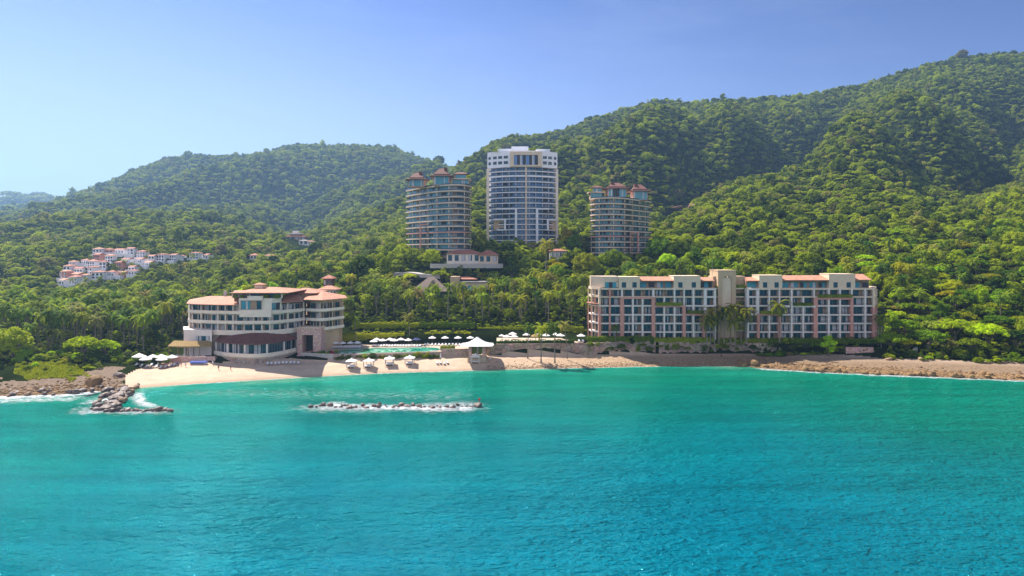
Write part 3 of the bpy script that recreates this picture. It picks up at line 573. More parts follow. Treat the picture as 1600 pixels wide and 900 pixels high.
# ------------------------------------------------------------------ right-hand hotel blocks
HY_, HK = 282.0, 282.0/F
def hz(py): return CZ-(py-HY)*HK
def hx(px): return (px-CX)*HK
def hotel_block(label, px0, px1, bars, beams, slabs, penthouse, chamfer_side, planters):
    Y = HY_; t = thing('hotel_building', label, 'hotel', (hx((px0+px1)/2), Y, 8.4))
    rows = [451.5, 464, 478, 492, 505.5, 519, 531.5]
    x0, x1 = hx(px0), hx(px1)
    m = MB(); m.box(x0, x1, Y+2.2, Y+17, 7.5, hz(450)); m.build('rear_wall', M['tan'], t)
    for k, py in enumerate(rows[:-1]):
        h = .55 if k else .7
        MB().box(x0+.02, x1-.02, Y+.05, Y+2.195, hz(py)-h*.5, hz(py)+h*.5).build('floor_slab', M['cream'] if k < 2 else M['white'], t)
    for px, wd, ya, yb, mt in bars:
        MB().box(hx(px-wd/2), hx(px+wd/2), Y-.15, Y+2.3, hz(yb), hz(ya)).build('pilaster', M[mt], t)
    for a, c, py, h, mt in beams:
        MB().box(hx(a), hx(c), Y-.25, Y+.045, hz(py+h/2), hz(py-h/2)).build('beam', M[mt], t)
    edges = sorted(set(b[0] for b in bars)); half = {b[0]: b[1]/2 for b in bars}
    for k in range(6):
        za, zb = hz(rows[k+1])+.3, hz(rows[k])-.3
        for i, (a, c) in enumerate(zip(edges, edges[1:])):
            xa, xc = hx(a+half[a])+.02, hx(c-half[c])-.02
            if xc-xa < 1: continue
            put_window(t, (xa, Y+1.9), (xc, Y+1.9), za, zb-.25, 'room', seed=(k*5+i*3) % 7)
            r = MB(); r.box(xa, xc, Y+.2, Y+.26, za+.95, za+1.02)
            for q in range(int((xc-xa)/.28)+1): r.box(xa+q*.28, xa+q*.28+.05, Y+.21, Y+.25, za, za+.95)
            r.build('balcony_railing', M['dark'], t)
    for kind, a, c, ya, yb in penthouse:
        if kind == 'block':
            MB().box(hx(a), hx(c), Y+.4, Y+9, hz(451), hz(ya+2)).build('penthouse_block', M['cream'], t)
            MB().box(hx(a)-.12, hx(c)+.12, Y+.25, Y+9.1, hz(ya+2)+.003, hz(ya+2)+.25).build('parapet_cap', M['cream'], t)
            for f in (.25, .75):
                xm = hx(a+(c-a)*f); put_window(t, (xm-.9, Y+.33), (xm+.9, Y+.33), hz(449.5), hz(441), 'plain')
        elif kind == 'roof':
            MB().box(hx(a)+.02, hx(c)-.02, Y+2.6, Y+9, hz(451), hz(yb)).build('penthouse_wall', M['interior'], t)
            n = max(1, round((c-a)/15)); s = (hx(c)-hx(a))/n
            for i in range(n): put_window(t, (hx(a)+i*s+.5, Y+2.45), (hx(a)+(i+1)*s-.5, Y+2.45), hz(450), hz(441.5), 'teal', seed=i)
            p = MB(); za = hz(yb); zq = CZ+(HY-ya)*(Y+7.5)/F
            p.add([(hx(a), Y+.3, za), (hx(c), Y+.3, za), (hx(c), Y+7.5, zq), (hx(a), Y+7.5, zq), (hx(a), Y+.3, za-.3), (hx(c), Y+.3, za-.3), (hx(c), Y+7.5, za-.3), (hx(a), Y+7.5, za-.3)],
                  [(0, 1, 2, 3), (4, 5, 1, 0), (5, 6, 2, 1), (7, 4, 0, 3), (6, 7, 3, 2), (7, 6, 5, 4)]); p.build('tiled_roof', M['tile'], t)
    for a, c, py in planters:
        leaf_box([(hx(a)+.3, Y-.55), (hx(c)-.3, Y-.55)], .9, hz(py)-.5, hz(py)+.75, 'planter_greenery', M['leaf'], t, card=.35, dens=9)
    # angled end bay
    s = -1 if chamfer_side == 'left' else 1
    xe = x0 if s < 0 else x1
    P = [(xe, Y+.1), (xe+s*3.0, Y+4.2), (xe+s*3.6, Y+10)]
    if s < 0: P = P[::-1]
    core = offset(P, 1.6)
    MB().prism(list(core)+[(xe-s*1.0, Y+12), (xe-s*1.0, Y+2.3)][::(1 if s < 0 else -1)] if s < 0 else list(core)+[(xe-s*1.0, Y+12), (xe-s*1.0, Y+2.3)], 7.4, hz(451)).build('corner_wall', M['tan'], t)
    for k, py in enumerate(rows[:-1]):
        sl_ = MB(); wall_along(sl_, P, 1.7, hz(py)-.25, hz(py)+(.75 if k in (0, 1) else .3)); sl_.build('corner_balcony', M['cream'] if k < 3 else M['white'], t)
        for a, c in zip(core, core[1:]):
            L = math.dist(a, c); u = lambda f: (a[0]+(c[0]-a[0])*f, a[1]+(c[1]-a[1])*f)
            put_window(t, u(.2), u(.8), hz(rows[k+1])+.35, hz(py)-.6, 'room', seed=k % 3, out=-.13)
        for q in P: MB().box(q[0]-.25, q[0]+.25, q[1]-.2, q[1]+.3, hz(rows[k+1])+.303, hz(py)-.253).build('corner_post', M['cream'] if k < 2 else M['pink'], t)
    rim = offset(P, -.9); zt = hz(478 if s < 0 else 480)
    e = MB(); wall_along(e, rim, 2.4, zt+.75, zt+1.05); e.build('corner_eave', M['tile'], t)
    if s < 0:
        MB().prism([(xe-3.3, Y+5), (xe+2, Y+1), (xe+8, Y+1), (xe+8, Y+10), (xe-3, Y+10)], hz(451)+.5, hz(432)).build('penthouse_block', M['cream'], t)
        put_window(t, (xe+2.4, Y+.88), (xe+7.2, Y+.88), hz(450), hz(441), 'teal')
        MB().add([(xe-3.6, Y+4.6, hz(440)), (xe+8.3, Y+.4, hz(440)), (xe+8.3, Y+4, hz(432.5)), (xe+1, Y+6, hz(432.5)), (xe+8.3, Y+4, hz(440)), (xe+1, Y+6, hz(440))],
                 [(0, 1, 2, 3), (1, 4, 2), (0, 3, 5), (0, 5, 4, 1)]).build('tiled_roof', M['tile'], t)
    return t
def rails(t): pass

# leaf masses are needed for planters already
def leaf_cards(m, c, n, size, up=.5, rng=RNG, mi=0, center=None, jitter=.5):
    """n bent leaf cards at points c (list) with outward normals from center"""
    for p, nr in c:
        nr = Vector(nr)+Vector(rng.normal(0, jitter, 3)); nr.z += up*.3
        nr.normalize(); a = nr.orthogonal().normalized(); b = nr.cross(a); th = rng.uniform(0, 6.283)
        u = a*math.cos(th)+b*math.sin(th); v = nr.cross(u); s = size*rng.uniform(.65, 1.35); P = Vector(p)
        m.add([P-u*s-nr*s*.25, P-v*s*.55, P+u*s-nr*s*.25, P+v*s*.55], [(0, 1, 2, 3)], mi)
def leaf_box(path, width, z0, z1, name, material, parent=None, card=.4, dens=6, top_only=False):
    m = MB(); rng = np.random.default_rng(len(path)*17+int(abs(path[0][0])*10))
    P = resample(path, max(2, int(sum(math.dist(a, c) for a, c in zip(path, path[1:]))/1.2)+1))
    core = MB()
    wall_along(m, [(p[0], p[1]) for p in P], width*.7, z0, z1-card*.5, out=-width*.35)
    L = sum(math.dist(a, c) for a, c in zip(P, P[1:]))
    n = int(L*(width+2*(z1-z0))*dens/4)
    pts = []
    for _ in range(n):
        i = rng.integers(0, len(P)-1); f = rng.random(); x = P[i][0]*(1-f)+P[i+1][0]*f; y = P[i][1]*(1-f)+P[i+1][1]*f
        k = rng.random(); bul = .85+.4*vnoise(x/1.3, y/1.3, 3)
        if k < .45: pts.append(((x, y+rng.uniform(-.5, .5)*width, z0+(z1-z0)*bul), (0, 0, 1)))
        elif k < .9: pts.append(((x, y-width*.5*bul, rng.uniform(z0, z1)), (0, -1, .5)))
        else: pts.append(((x, y+width*.5*bul, rng.uniform(z0, z1)), (0, 1, .5)))
    leaf_cards(m, pts, n, card, rng=rng)
    return m.build(name, material, parent)

W_ = 'white'; Pk = 'pink'; Cr = 'cream'
b1 = [(937, 3, 451, 480, Cr), (937, 4, 480, 532, Pk), (953, 2.5, 451, 532, Pk), (972, 6, 466, 532, Pk), (972, 2.5, 451, 466, W_), (989, 2.6, 451, 532, W_), (1004, 2.6, 464, 532, W_),
      (1021, 5.5, 464, 532, Pk), (1021, 3, 451, 464, W_), (1038, 2.4, 464, 532, W_), (1054, 2.4, 451, 532, W_), (1069, 5, 478, 532, Pk), (1069, 2, 451, 478, W_), (1083.5, 3, 451, 532, W_),
      (1100, 4, 490, 532, Pk), (1102, 4.5, 451, 490, W_), (1117, 3.5, 451, 532, W_)]
e1 = [(969, 1024, 465.5, 3.2, Pk), (1023.8, 1071.5, 478.5, 3, Pk), (1067, 1102, 491.5, 3, Pk)]+[(1104.3, 1115.2, y, 2.6, W_) for y in (452, 464, 478, 491)]
hotel_block('cream and salmon hotel block with angled left corner, left of the tan stair tower', 937, 1118.5, b1, e1, None,
            [('block', 967, 1000, 431.5, 0), ('roof', 1000, 1053, 432, 438.5), ('block', 1053, 1095, 430, 0), ('roof', 1095, 1117, 433, 438.5)], 'left',
            [(1024, 1066, 475), (1072, 1100, 487.5)])
b2 = [(1168.5, 3.5, 451, 532, W_), (1184, 4.5, 451, 490, W_), (1185, 4, 490, 532, Pk), (1202, 2.4, 451, 532, W_), (1218, 2, 451, 490, W_), (1218, 4.5, 490, 532, Pk), (1237, 2.6, 451, 532, W_),
      (1255, 2.6, 464, 532, W_), (1274.5, 6.5, 465, 532, Pk), (1272, 2.2, 451, 465, W_), (1295, 2.6, 451, 532, W_), (1312.5, 2.6, 451, 532, W_), (1331, 4.5, 465, 532, Pk), (1331, 2.4, 451, 465, W_)]
b2 += [(1352, 2.6, 451, 532, W_), (1365, 3, 451, 480, Cr), (1365, 3.6, 480, 532, Pk)]
e2 = [(1271.3, 1333.3, 466.5, 3.2, Pk), (1216, 1274, 478.8, 2.6, W_), (1183, 1220, 491.5, 3, Pk)]+[(1170.4, 1182, y, 2.6, W_) for y in (452, 464, 478, 491)]
hotel_block('cream and salmon hotel block with palms before it, right of the tan stair tower', 1167, 1367, b2, e2, None,
            [('roof', 1169, 1187, 433, 438.5), ('block', 1187, 1223, 429, 0), ('roof', 1223, 1296, 430, 437.5), ('block', 1296, 1337, 427, 0), ('roof', 1337, 1363, 428, 437)], 'right',
            [(1276, 1332, 462.5), (1238, 1270, 475.5), (1187, 1216, 488)])
# tan stair tower between the two blocks
def stair_tower():
    Y = 284.0; k = Y/F; X = lambda px: (px-CX)*k; Z = lambda py: CZ-(py-HY)*k
    t = thing('stair_tower', 'windowless tan tower with a tall pale arched recess between the two hotel blocks', 'tower', (X(1137), Y, 8.4))
    a, c, n = X(1128.3), X(1144), 10
    arch = [(a, Z(500))]+[((a+c)/2-(c-a)/2*math.cos(i*math.pi/n), Z(439)+(c-a)/2*math.sin(i*math.pi/n)) for i in range(n+1)]+[(c, Z(500))]
    x0, x1 = X(1122), X(1150)
    m = MB(); f = arch; L = len(f)
    vs = [(x, Y, z) for x, z in f]+[(x, Y+.8, z) for x, z in f]
    m.add(vs, [(i, i+1, L+i+1, L+i) for i in range(L-1)])
    # front wall round the arch
    o = [(x0, Z(500))]+[(x0+(x1-x0)*i/n, Z(423.5)) for i in range(n+1)]+[(x1, Z(500))]
    m.add([(x, Y, z) for x, z in o]+[(x, Y, z) for x, z in f], [(i, i+1, L+i+1, L+i) for i in range(L-1)])
    m.add([(x0, Y, Z(500)), (x0, Y+12, Z(500)), (x0, Y+12, Z(423.5)), (x0, Y, Z(423.5))], [(0, 1, 2, 3)]); m.add([(x1, Y, Z(500)), (x1, Y+12, Z(500)), (x1, Y+12, Z(423.5)), (x1, Y, Z(423.5))], [(3, 2, 1, 0)])
    m.add([(x0, Y, Z(423.5)), (x1, Y, Z(423.5)), (x1, Y+12, Z(423.5)), (x0, Y+12, Z(423.5))], [(0, 1, 2, 3)])
    m.build('wall', M['tan'], t)
    MB().box(a, c, Y+.8, Y+1.1, Z(532), Z(433.5)).build('arched_recess', M['interior'] if False else M['cream'], t)
    MB().box(x0-.15, x1+.15, Y-.15, Y+12.1, Z(423.5)+.003, Z(423.5)+.35).build('parapet_cap', M['tan'], t)
    MB().box(x0, x1, Y+.003, Y+10, 7.6, Z(500)).build('plinth', M['tan'], t)
    MB().box(X(1117.5), x0-.01, Y+3, Y+10, 8, Z(432)).build('link_wall', M['tan'], t); MB().box(x1+.01, X(1168), Y+3, Y+10, 8, Z(432)).build('link_wall', M['tan'], t)
    for (p, q) in ((1119, 1121.9), (1150.1, 1166)):
        for py in (451, 464, 478, 491, 504, 517):
            MB().box(X(p), X(q), Y+.6, Y+2.99, Z(py+1), Z(py-1)).build('balcony', M['cream'], t)
            leaf_box([(X(p)+.2, Y+.9), (X(q)-.2, Y+.9)], .9, Z(py-1), Z(py-6), 'planter_greenery', M['leaf'], t, card=.4, dens=8)
    MB().tube((X(1119.5), Y+6, Z(432)), (X(1119.5), Y+6, Z(407)), .09, .05).build('mast', M['frame'], t)
stair_tower()

# ------------------------------------------------------------------ towers on the hill
def slab_part(t, poly, z, h, material, name='floor_slab'): return MB().prism(poly, z, z+h).build(name, material, t)
def white_tower():
    Y0 = 443.0; xc = (816.5-CX)*Y0/F; k = Y0/F; Z = lambda py: CZ-(py-HY)*k; X = lambda px: (px-CX)*k
    t = thing('apartment_tower', 'tallest white apartment tower with blue windows, between two brown roofed towers', 'tower', (xc, Y0, Z(382)))
    W = 23.4
    def front(w=W, o=0.0, n=21): return [(xc+w*s, Y0+9*(abs(s)**2.2)+o) for s in np.linspace(-1, 1, n)]
    back = lambda w=W: [(xc+w, Y0+27), (xc-w, Y0+27)]
    ys = [268, 276]+[276+8.35*i for i in range(1, 13)]+[384]
    bays = resample(front(W-2.0, 2.3, 31), 6)
    MB().prism(offset(bays, .14)+back(W-2.2), Z(388), Z(240)).build('core_wall', M['interior'], t)
    for i, py in enumerate(ys[:-1]):
        thick = .95 if i == 1 else .55
        slab_part(t, front(W, -.2)+back(), Z(py), thick, M['brightwhite'])
        r = MB(); wall_along(r, front(W-.25, .1), .06, Z(py)+thick, Z(py)+thick+.85); r.build('balcony_railing', M['rail'], t)
    bays = resample(front(W-2.0, 2.3, 31), 6)
    for i, py in enumerate(ys):
        top = Z(ys[i-1]) if i else Z(261)
        for j, (a, c) in enumerate(zip(bays, bays[1:])):
            put_window(t, a, c, Z(py)+.5, top-.02, 'band', seed=(i*3+j) % 6)
    for s in np.linspace(-1, 1, 11)[1:-1]:
        if abs(s) < .05: continue
        x = xc+(W-1.2)*s; y = Y0+9*abs(s)**2.2
        MB().box(x-.12, x+.12, y+.5, y+2.2, Z(384), Z(262)).build('party_wall', M['brightwhite'], t)
    # side returns
    for s in (-1, 1):
        MB().box(xc+s*W-.9-.0, xc+s*W+.9, Y0+8.2, Y0+9.6, Z(384), Z(262)).build('corner_pier', M['ivory'], t)
    # crown
    f2 = front(W+.3, -.5); MB().prism(f2+back(W+.3), Z(261), Z(235.5)).build('crown_wall', M['brightwhite'], t)
    for zt, zb in ((243, 247.3), (251.3, 256)):
        for s in (-.93, -.78, -.63, -.47, .47, .63, .78, .93):
            x = xc+(W+.3)*s; y = Y0+9*abs(s)**2.2-.5; sl = 9*2.2*abs(s)**1.2*(1 if s > 0 else -1)/(W+.3); w = 1.0 if abs(s) > .9 else 1.45
            L = math.hypot(1, sl); put_window(t, (x-w/L, y-w*sl/L), (x+w/L, y+w*sl/L), Z(zb), Z(zt), 'plain', out=-.14)
    a, c = X(797), X(846.5)
    m = MB(); yb = Y0-1.4
    m.box(a, X(803), yb, yb+3.5, Z(260.5), Z(237)); m.box(X(840.5), c, yb, yb+3.5, Z(260.5), Z(237)); m.box(X(803), X(840.5), yb+.003, yb+3.5, Z(242.5), Z(237.2)); m.box(X(803), X(840.5), yb+.003, yb+3.5, Z(260.3), Z(258))
    m.build('window_surround', M['cream'], t)
    put_window(t, (X(803.2), yb+.5), (X(821.5), yb+.5), Z(257.9), Z(242.6), 'band', seed=9); put_window(t, (X(822), yb+.5), (X(840.3), yb+.5), Z(257.9), Z(242.6), 'band', seed=9)
    # roof deck things
    MB().box(X(799), X(826), Y0+6, Y0+14, Z(235.4), Z(226.5)).build('roof_house', M['brightwhite'], t)
    MB().box(X(777), X(799), Y0+4, Y0+9, Z(235.4), Z(231)).build('roof_pergola', M['brightwhite'], t); MB().box(X(838), X(860), Y0+4, Y0+9, Z(235.4), Z(231.5)).build('roof_pergola', M['brightwhite'], t)
    leaf_box([(X(770), Y0+3), (X(777), Y0+2.2)], 1.2, Z(235.4), Z(231.5), 'roof_planter', M['leaf'], t, card=.5); leaf_box([(X(828), Y0+2), (X(836), Y0+2.2)], 1.2, Z(235.4), Z(231.5), 'roof_planter', M['leaf'], t, card=.5)
    # centre rib and the white frames of the lower storeys
    def rib(p0, p1, ya, yb2, mt, out=-1.2, d=1.6):
        s = abs(((p0+p1)/2-816.5)/52.5); y = Y0+9*s**2.2; MB().box(X(p0), X(p1), y+out, y+out+d, Z(yb2), Z(ya)).build('facade_rib', M[mt], t)
    rib(820.8, 823.2, 260, 384, 'cream', -.45, 1.2)
    rib(804.5, 808, 325, 384, 'brightwhite'); rib(837.5, 841, 325, 384, 'brightwhite'); rib(776, 804.4, 325, 327.2, 'brightwhite', -2.2, 3.2); rib(841.1, 858, 325, 327.2, 'brightwhite', -2.2, 3.2)
    rib(787.5, 790.5, 341.5, 360, 'brightwhite'); rib(771, 787.4, 341.5, 344, 'brightwhite', -2.6, 3.8); rib(776, 787.4, 358, 360.2, 'brightwhite', -2.2, 3)
    rib(855, 858, 341.5, 360, 'brightwhite'); rib(858.1, 869, 341.5, 344, 'brightwhite', -2.6, 3.8); rib(858.1, 869, 358, 360.2, 'cream', -2.2, 3)
    for p, q in ((771, 787.3), (858.2, 869)):
        s = abs(((p+q)/2-816.5)/52.5); y = Y0+9*s**2.2; MB().box(X(p), X(q), y-.3, y+1.5, Z(357.9), Z(344.1)).build('terrace_wall', M['tan'], t)
white_tower()

def brown_tower(label, fpts, bpts, ytop, step, n, Yref, roofs, part, frames, roundside):
    k = Yref/F; Z = lambda py: CZ-(py-HY)*k
    fr = smooth_path([XY(*p) for p in fpts], 25); bk = [XY(*p) for p in bpts]
    xm = sum(p[0] for p in fr)/len(fr); t = thing('apartment_tower', label, 'tower', (xm, Yref, Z(ytop+step*n)))
    core = offset(fr, 2.0); bays = resample(core, 7); cc = offset(bays, .14)+[(p[0]*.97+xm*.03, p[1]-1.5) for p in bk]
    MB().prism(cc, Z(ytop+step*(n+.6)), Z(ytop)).build('core_wall', M['tan'], t)
    for i in range(n):
        py = ytop+step*i
        slab_part(t, fr+bk, Z(py)-.3, .7, M['cream'] if i != n-4 else M['pink'])
        r = MB(); wall_along(r, fr, .06, Z(py)+.4, Z(py)+1.1, out=.15); r.build('balcony_railing', M['rail'], t)
        for j, (a, c) in enumerate(zip(bays, bays[1:])):
            st = 'tealband' if (j % 3 != (1 if roundside > 0 else 0)) else 'room'
            w = .04; put_window(t, (a[0]*(1-w)+c[0]*w, a[1]*(1-w)+c[1]*w), (c[0]*(1-w)+a[0]*w, c[1]*(1-w)+a[1]*w), Z(py+step)+.35, Z(py)-.26, st if st == 'room' else 'teal', seed=(i+j*2) % 5, out=-.06)
    for q in resample(offset(fr, .5), 9)[1:-1]:
        MB().box(q[0]-.2, q[0]+.2, q[1]-.2, q[1]+.25, Z(ytop+step*n), Z(ytop)-.253).build('pier', M['cream'], t)
    # set-back top storeys: glazed lofts under dark hipped roofs
    for (p0, p1, Yr, ye, yt) in roofs:
        kk = Yr/F; z = lambda py: CZ-(py-HY)*kk; a, c = (p0-CX)*kk, (p1-CX)*kk
        MB().box(a+.8, c-.8, Yr, Yr+10, Z(ytop)+.3, z(ye)-.36).build('loft_wall', M['pinkstone'], t)
        put_window(t, (a+1.2, Yr-.12), (c-1.2, Yr-.12), Z(ytop)+.6, z(ye)-.4, 'teal', seed=3)
        w = (c-a); m = MB()
        # stepped tropical roof: low skirt, then a steeper upper part with a ridge
        m.hip(a-1.3, c+1.3, Yr-1.8, Yr+12.5, z(ye), z(ye)+1.5, rin=w*.42, th=.35); m.hip(a+1.0, c-1.0, Yr+.6, Yr+10.5, z(ye)+1.1, z(ye)+(z(yt)-z(ye))*1.1, rin=w*.26, th=.3); m.build('tiled_roof', M['maroon'], t)
        MB().box((a+c)/2+(.2 if roundside > 0 else -.2)*w-.9, (a+c)/2+(.2 if roundside > 0 else -.2)*w+.9, Yr+3.5, Yr+6.5, z(yt)-1.0, z(yt)+.7).build('roof_vent', M['maroon'], t)
    p0, p1, Yp, py = part
    kk = Yp/F; a, c = (p0-CX)*kk, (p1-CX)*kk; zp = CZ-(py-HY)*kk
    MB().prism([(a, Yp+1), (a+2, Yp), (c-2, Yp), (c, Yp+1.5), (c, Yp+10), (a, Yp+10)], zp-.3, zp+.25).build('roof_terrace', M['cream'], t)
    MB().box(a+1.2, c-1.2, Yp+1.8, Yp+9, Z(ytop)+.31, zp-.301).build('penthouse_wall', M['tan'], t)
    put_window(t, (a+1.5, Yp+1.66), (c-1.5, Yp+1.66), Z(ytop)+.5, zp-.5, 'teal', seed=2)
    MB().box(a+2.5, c-2.5, Yp+3.5, Yp+8, zp+.25, zp+2.9).build('penthouse_wall', M['interior'], t); put_window(t, (a+3, Yp+3.36), (c-3, Yp+3.36), zp+.4, zp+2.6, 'teal', seed=1)
    MB().hip(a+1.6, c-1.6, Yp+2.5, Yp+9, zp+3.1, zp+4.6, th=.2).build('tiled_roof', M['maroon'], t)
    pl = [(c-2.2, Yp+.6), (c-.3, Yp+1.9)] if roundside > 0 else [(a+.3, Yp+1.9), (a+2.2, Yp+.6)]
    leaf_box(pl, 1.2, zp+.25, zp+1.9, 'roof_planter', M['leaf'], t, card=.5)
    for p0, p1, ya, yb, Yf in frames:
        kk = Yf/F; zf = lambda py: CZ-(py-HY)*kk
        for px in (p0, p1): MB().box((px-.9-CX)*kk, (px+.9-CX)*kk, Yf-.3, Yf+1.2, zf(yb), zf(ya)).build('facade_frame', M['pink'], t)
        MB().box((p0+.95-CX)*kk, (p1-.95-CX)*kk, Yf-.3, Yf+1.2, zf(ya+1.8), zf(ya)).build('facade_frame', M['pink'], t)
brown_tower('tan apartment tower with curved balconies and maroon roofs, left of the white tower',
            [(634, 431), (645, 421), (660, 411), (680, 399), (702, 391), (720, 391), (732, 396), (737, 404), (737, 414)], [(716, 432), (668, 446)],
            288.8, 9.25, 12, 391, [(637, 664, 404, 280, 269), (675, 704, 396, 274.5, 262.5)], (703, 735, 397, 279), [(657, 669, 350, 394, 408)], 1)
brown_tower('tan apartment tower with curved balconies and maroon roofs, right of the white tower',
            [(922, 428), (921, 419), (930, 411), (945, 408), (960, 408), (975, 412), (1000, 428), (1018, 443)], [(1000, 455), (940, 446)],
            309.3, 8.6, 11, 408, [(948, 981, 415, 294, 285), (987, 1014, 428, 298, 288)], (920, 948, 416, 300), [(985, 997, 363, 404, 419)], -1)
# ------------------------------------------------------------------ curved beach hotel on the left
def beach_hotel():
    t = thing('hotel_building', 'curved white terraced hotel with red tiled roofs above the sandy cove', 'hotel', (*XY(400, 262), 5.5))
    main = smooth_path([XY(*p) for p in [(293, 264), (315, 260.5), (340, 258.5), (375, 257), (424, 257.5), (452, 264), (477, 271)]], 33)
    wing = smooth_path([XY(*p) for p in [(478, 270.5), (490, 268.5), (504, 268), (520, 272.5), (538, 279)]], 17)
    backm = [XY(480, 292), XY(296, 286)]; backw = [XY(536, 297), XY(480, 294)]
    L = [14.2, 17.9, 21.7]
    # body walls, set back behind the balconies
    mc = offset(main, 2.2); wc = offset(wing, 2.4)
    MB().prism(offset(resample(mc, 15), .1)+[(p[0], p[1]-1) for p in backm], 5.2, 24.6).build('body_wall', M['ivory'], t)
    MB().prism(offset(resample(wc, 6), .1)+[(p[0], p[1]-1) for p in backw], 5.2, 25.6).build('wing_wall', M['tan'], t)
    for i, z in enumerate(L):
        MB().prism(main+backm, z-.35, z+.003*i).build('floor_slab', M['ivory'], t)
        p = MB(); wall_along(p, main, .25, z+.003*i, z+.85, out=.02); p.build('balcony_parapet', M['ivory'], t)
        MB().prism(wing+backw, z-.35, z+.003*i).build('floor_slab', M['ivory'], t)
        p = MB(); wall_along(p, wing, .25, z+.003*i, z+.8, out=.02); p.build('balcony_parapet', M['ivory'], t)
        nb = resample(mc, 15)
        for j, (a, c) in enumerate(zip(nb, nb[1:])):
            if i == 2 and 6 <= j <= 9: continue
            w = .06 if (j % 2) else .16
            put_window(t, (a[0]*(1-w)+c[0]*w, a[1]*(1-w)+c[1]*w), (c[0]*(1-w)+a[0]*w, c[1]*(1-w)+a[1]*w), z+.1, z+2.75, 'plain' if (i+j) % 3 else 'room', seed=(i+j) % 5, out=-.14)
        for j, q in enumerate(nb):
            if j % 2 == 0 or j in (5, 9):
                q0 = offset(main, 1.0)[min(32, int(j*32/14))]
                MB().box(q0[0]-.22, q0[0]+.22, q0[1]-.2, q0[1]+1.2, z+.005, z+3.3).build('pier', M['ivory'], t)
        wb = resample(wc, 6)
        for j, (a, c) in enumerate(zip(wb, wb[1:])):
            w = .1; put_window(t, (a[0]*(1-w)+c[0]*w, a[1]*(1-w)+c[1]*w), (c[0]*(1-w)+a[0]*w, c[1]*(1-w)+a[1]*w), z+.1, z+2.8, 'plain', seed=(i+j) % 4, out=-.14)
        for q in resample(offset(wing, .9), 4)[1:]: MB().box(q[0]-.25, q[0]+.25, q[1]-.25, q[1]+.25, z+.005, z+3.3).build('pier', M['tan'], t)
    # white parapet band above the restaurant and the lower left block
    b_ = MB(); wall_along(b_, offset(main, -.35), .35, 13.2, 15.1); b_.build('parapet_band', M['ivory'], t)
    a, c = XY(287, 259), XY(331, 257)
    m = MB(); m.prism([a, c, XY(331, 268), XY(287, 270)], 5.2, 14.6); m.build('lower_block', M['white'], t)
    MB().prism([XY(286.5, 258.8), XY(331.5, 256.8), XY(331.5, 268), XY(286.5, 270)], 14.603, 15.2).build('parapet_cap', M['white'], t)
    put_window(t, XY(306, 258), XY(327, 257), 11.0, 12.9, 'plain', out=-.02)
    # penthouse levels
    pb = [XY(373, 258.2), XY(378, 257.6), XY(425, 258), XY(440, 262), XY(440, 284), XY(373, 284)]
    MB().prism(pb, 21.9, 27.4).build('penthouse_block', M['ivory'], t)
    MB().prism([XY(374, 256.9), XY(424, 257.1), XY(424, 258.9), XY(374, 258.9)], 20.2, 23.0).build('balcony_block', M['ivory'], t)
    MB().prism([XY(376, 257.55), XY(408.5, 257.4), XY(408.5, 259), XY(376, 259)], 23.1, 26.6).build('loggia_wall', M['interior'], t)
    put_window(t, XY(377, 257.45), XY(391, 257.4), 23.15, 26.4, 'teal', seed=1); put_window(t, XY(401, 257.35), XY(408, 257.3), 23.15, 26.4, 'plain', seed=1)
    MB().prism([XY(388, 256.9), XY(410, 256.9), XY(412, 259), XY(386, 259)], 26.65, 28.3).build('balcony_block', M['ivory'], t)
    put_window(t, XY(424.5, 257.9), XY(437, 261.2), 22.8, 25.6, 'teal', seed=2, out=-.15)
    MB().prism([XY(364, 262), XY(442, 263), XY(440, 280), XY(366, 280)], 27.45, 29.3).build('penthouse_wall', M['interior'], t)
    for a, c in ((366, 377), (384, 393), (394, 405), (422, 438)): put_window(t, XY(a, 261.7), XY(c, 262.1), 27.5, 29.1, 'teal', seed=a % 3)
    for px in (363, 377, 390, 412, 440): q = XY(px, 259.5); MB().box(q[0]-.25, q[0]+.25, q[1], q[1]+.5, 27.42, 29.35).build('pier', M['ivory'], t)
    for a, c in ((365, 371), (376, 380), (411, 419), (428, 437)): leaf_box([XY(a, 259.3), XY(c, 259.3)], 1, 27.4, 28.9, 'roof_planter', M['hedge'], t, card=.35, dens=10)
    x0, y0 = XY(358, 257.5); x1, _ = XY(450, 257.5)
    r = MB(); r.hip(x0, x1, y0, 282, 29.6, 31.2, rin=9, th=.3); rf = r.build('tiled_roof', M['tile'], t)
    x, y = XY(406, 268); m = MB(); m.box(x-1.6, x+1.6, y-1.2, y+1.2, 30.6, 32.2); m.hip(x-2.1, x+2.1, y-1.7, y+1.7, 32.3, 33.0, th=.15, m=1); m.build('roof_lantern', [M['cream'], M['tile']], rf)
    # left roof
    ev = offset(main, -.9)[0:16]
    P = [XY(291, 262.5), XY(312, 258.5), XY(340, 256.6), XY(371, 255.8), XY(373, 282), XY(296, 285)]
    T = [XY(325, 272), XY(335, 271), XY(348, 270), XY(371, 269.5), XY(373, 273), XY(330, 274)]
    m = MB(); m.loft(P, 24.75, P, 25.05); m.loft([(x+(0.0), y) for x, y in P], 25.06, T, 27.3); m.build('tiled_roof', M['tile'], t)
    # small roof and hipped roofs to the right
    q = [XY(440, 261), XY(474, 269), XY(474, 280), XY(440, 280)]; m = MB(); m.loft(q, 25.3, q, 25.55); m.loft(q, 25.56, [XY(446, 270), XY(468, 274), XY(468, 276), XY(446, 276)], 27.9); m.build('tiled_roof', M['tile'], t)
    x0, x1 = XY(452, 282)[0], XY(499, 282)[0]; MB().box(x0+1, x1-1, 277, 291, 24, 28.2).build('rear_block', M['tan'], t)
    MB().hip(x0-.5, x1+.8, 275.5, 292, 28.4, 30.1, rin=6, th=.3).build('tiled_roof', M['tile'], t)
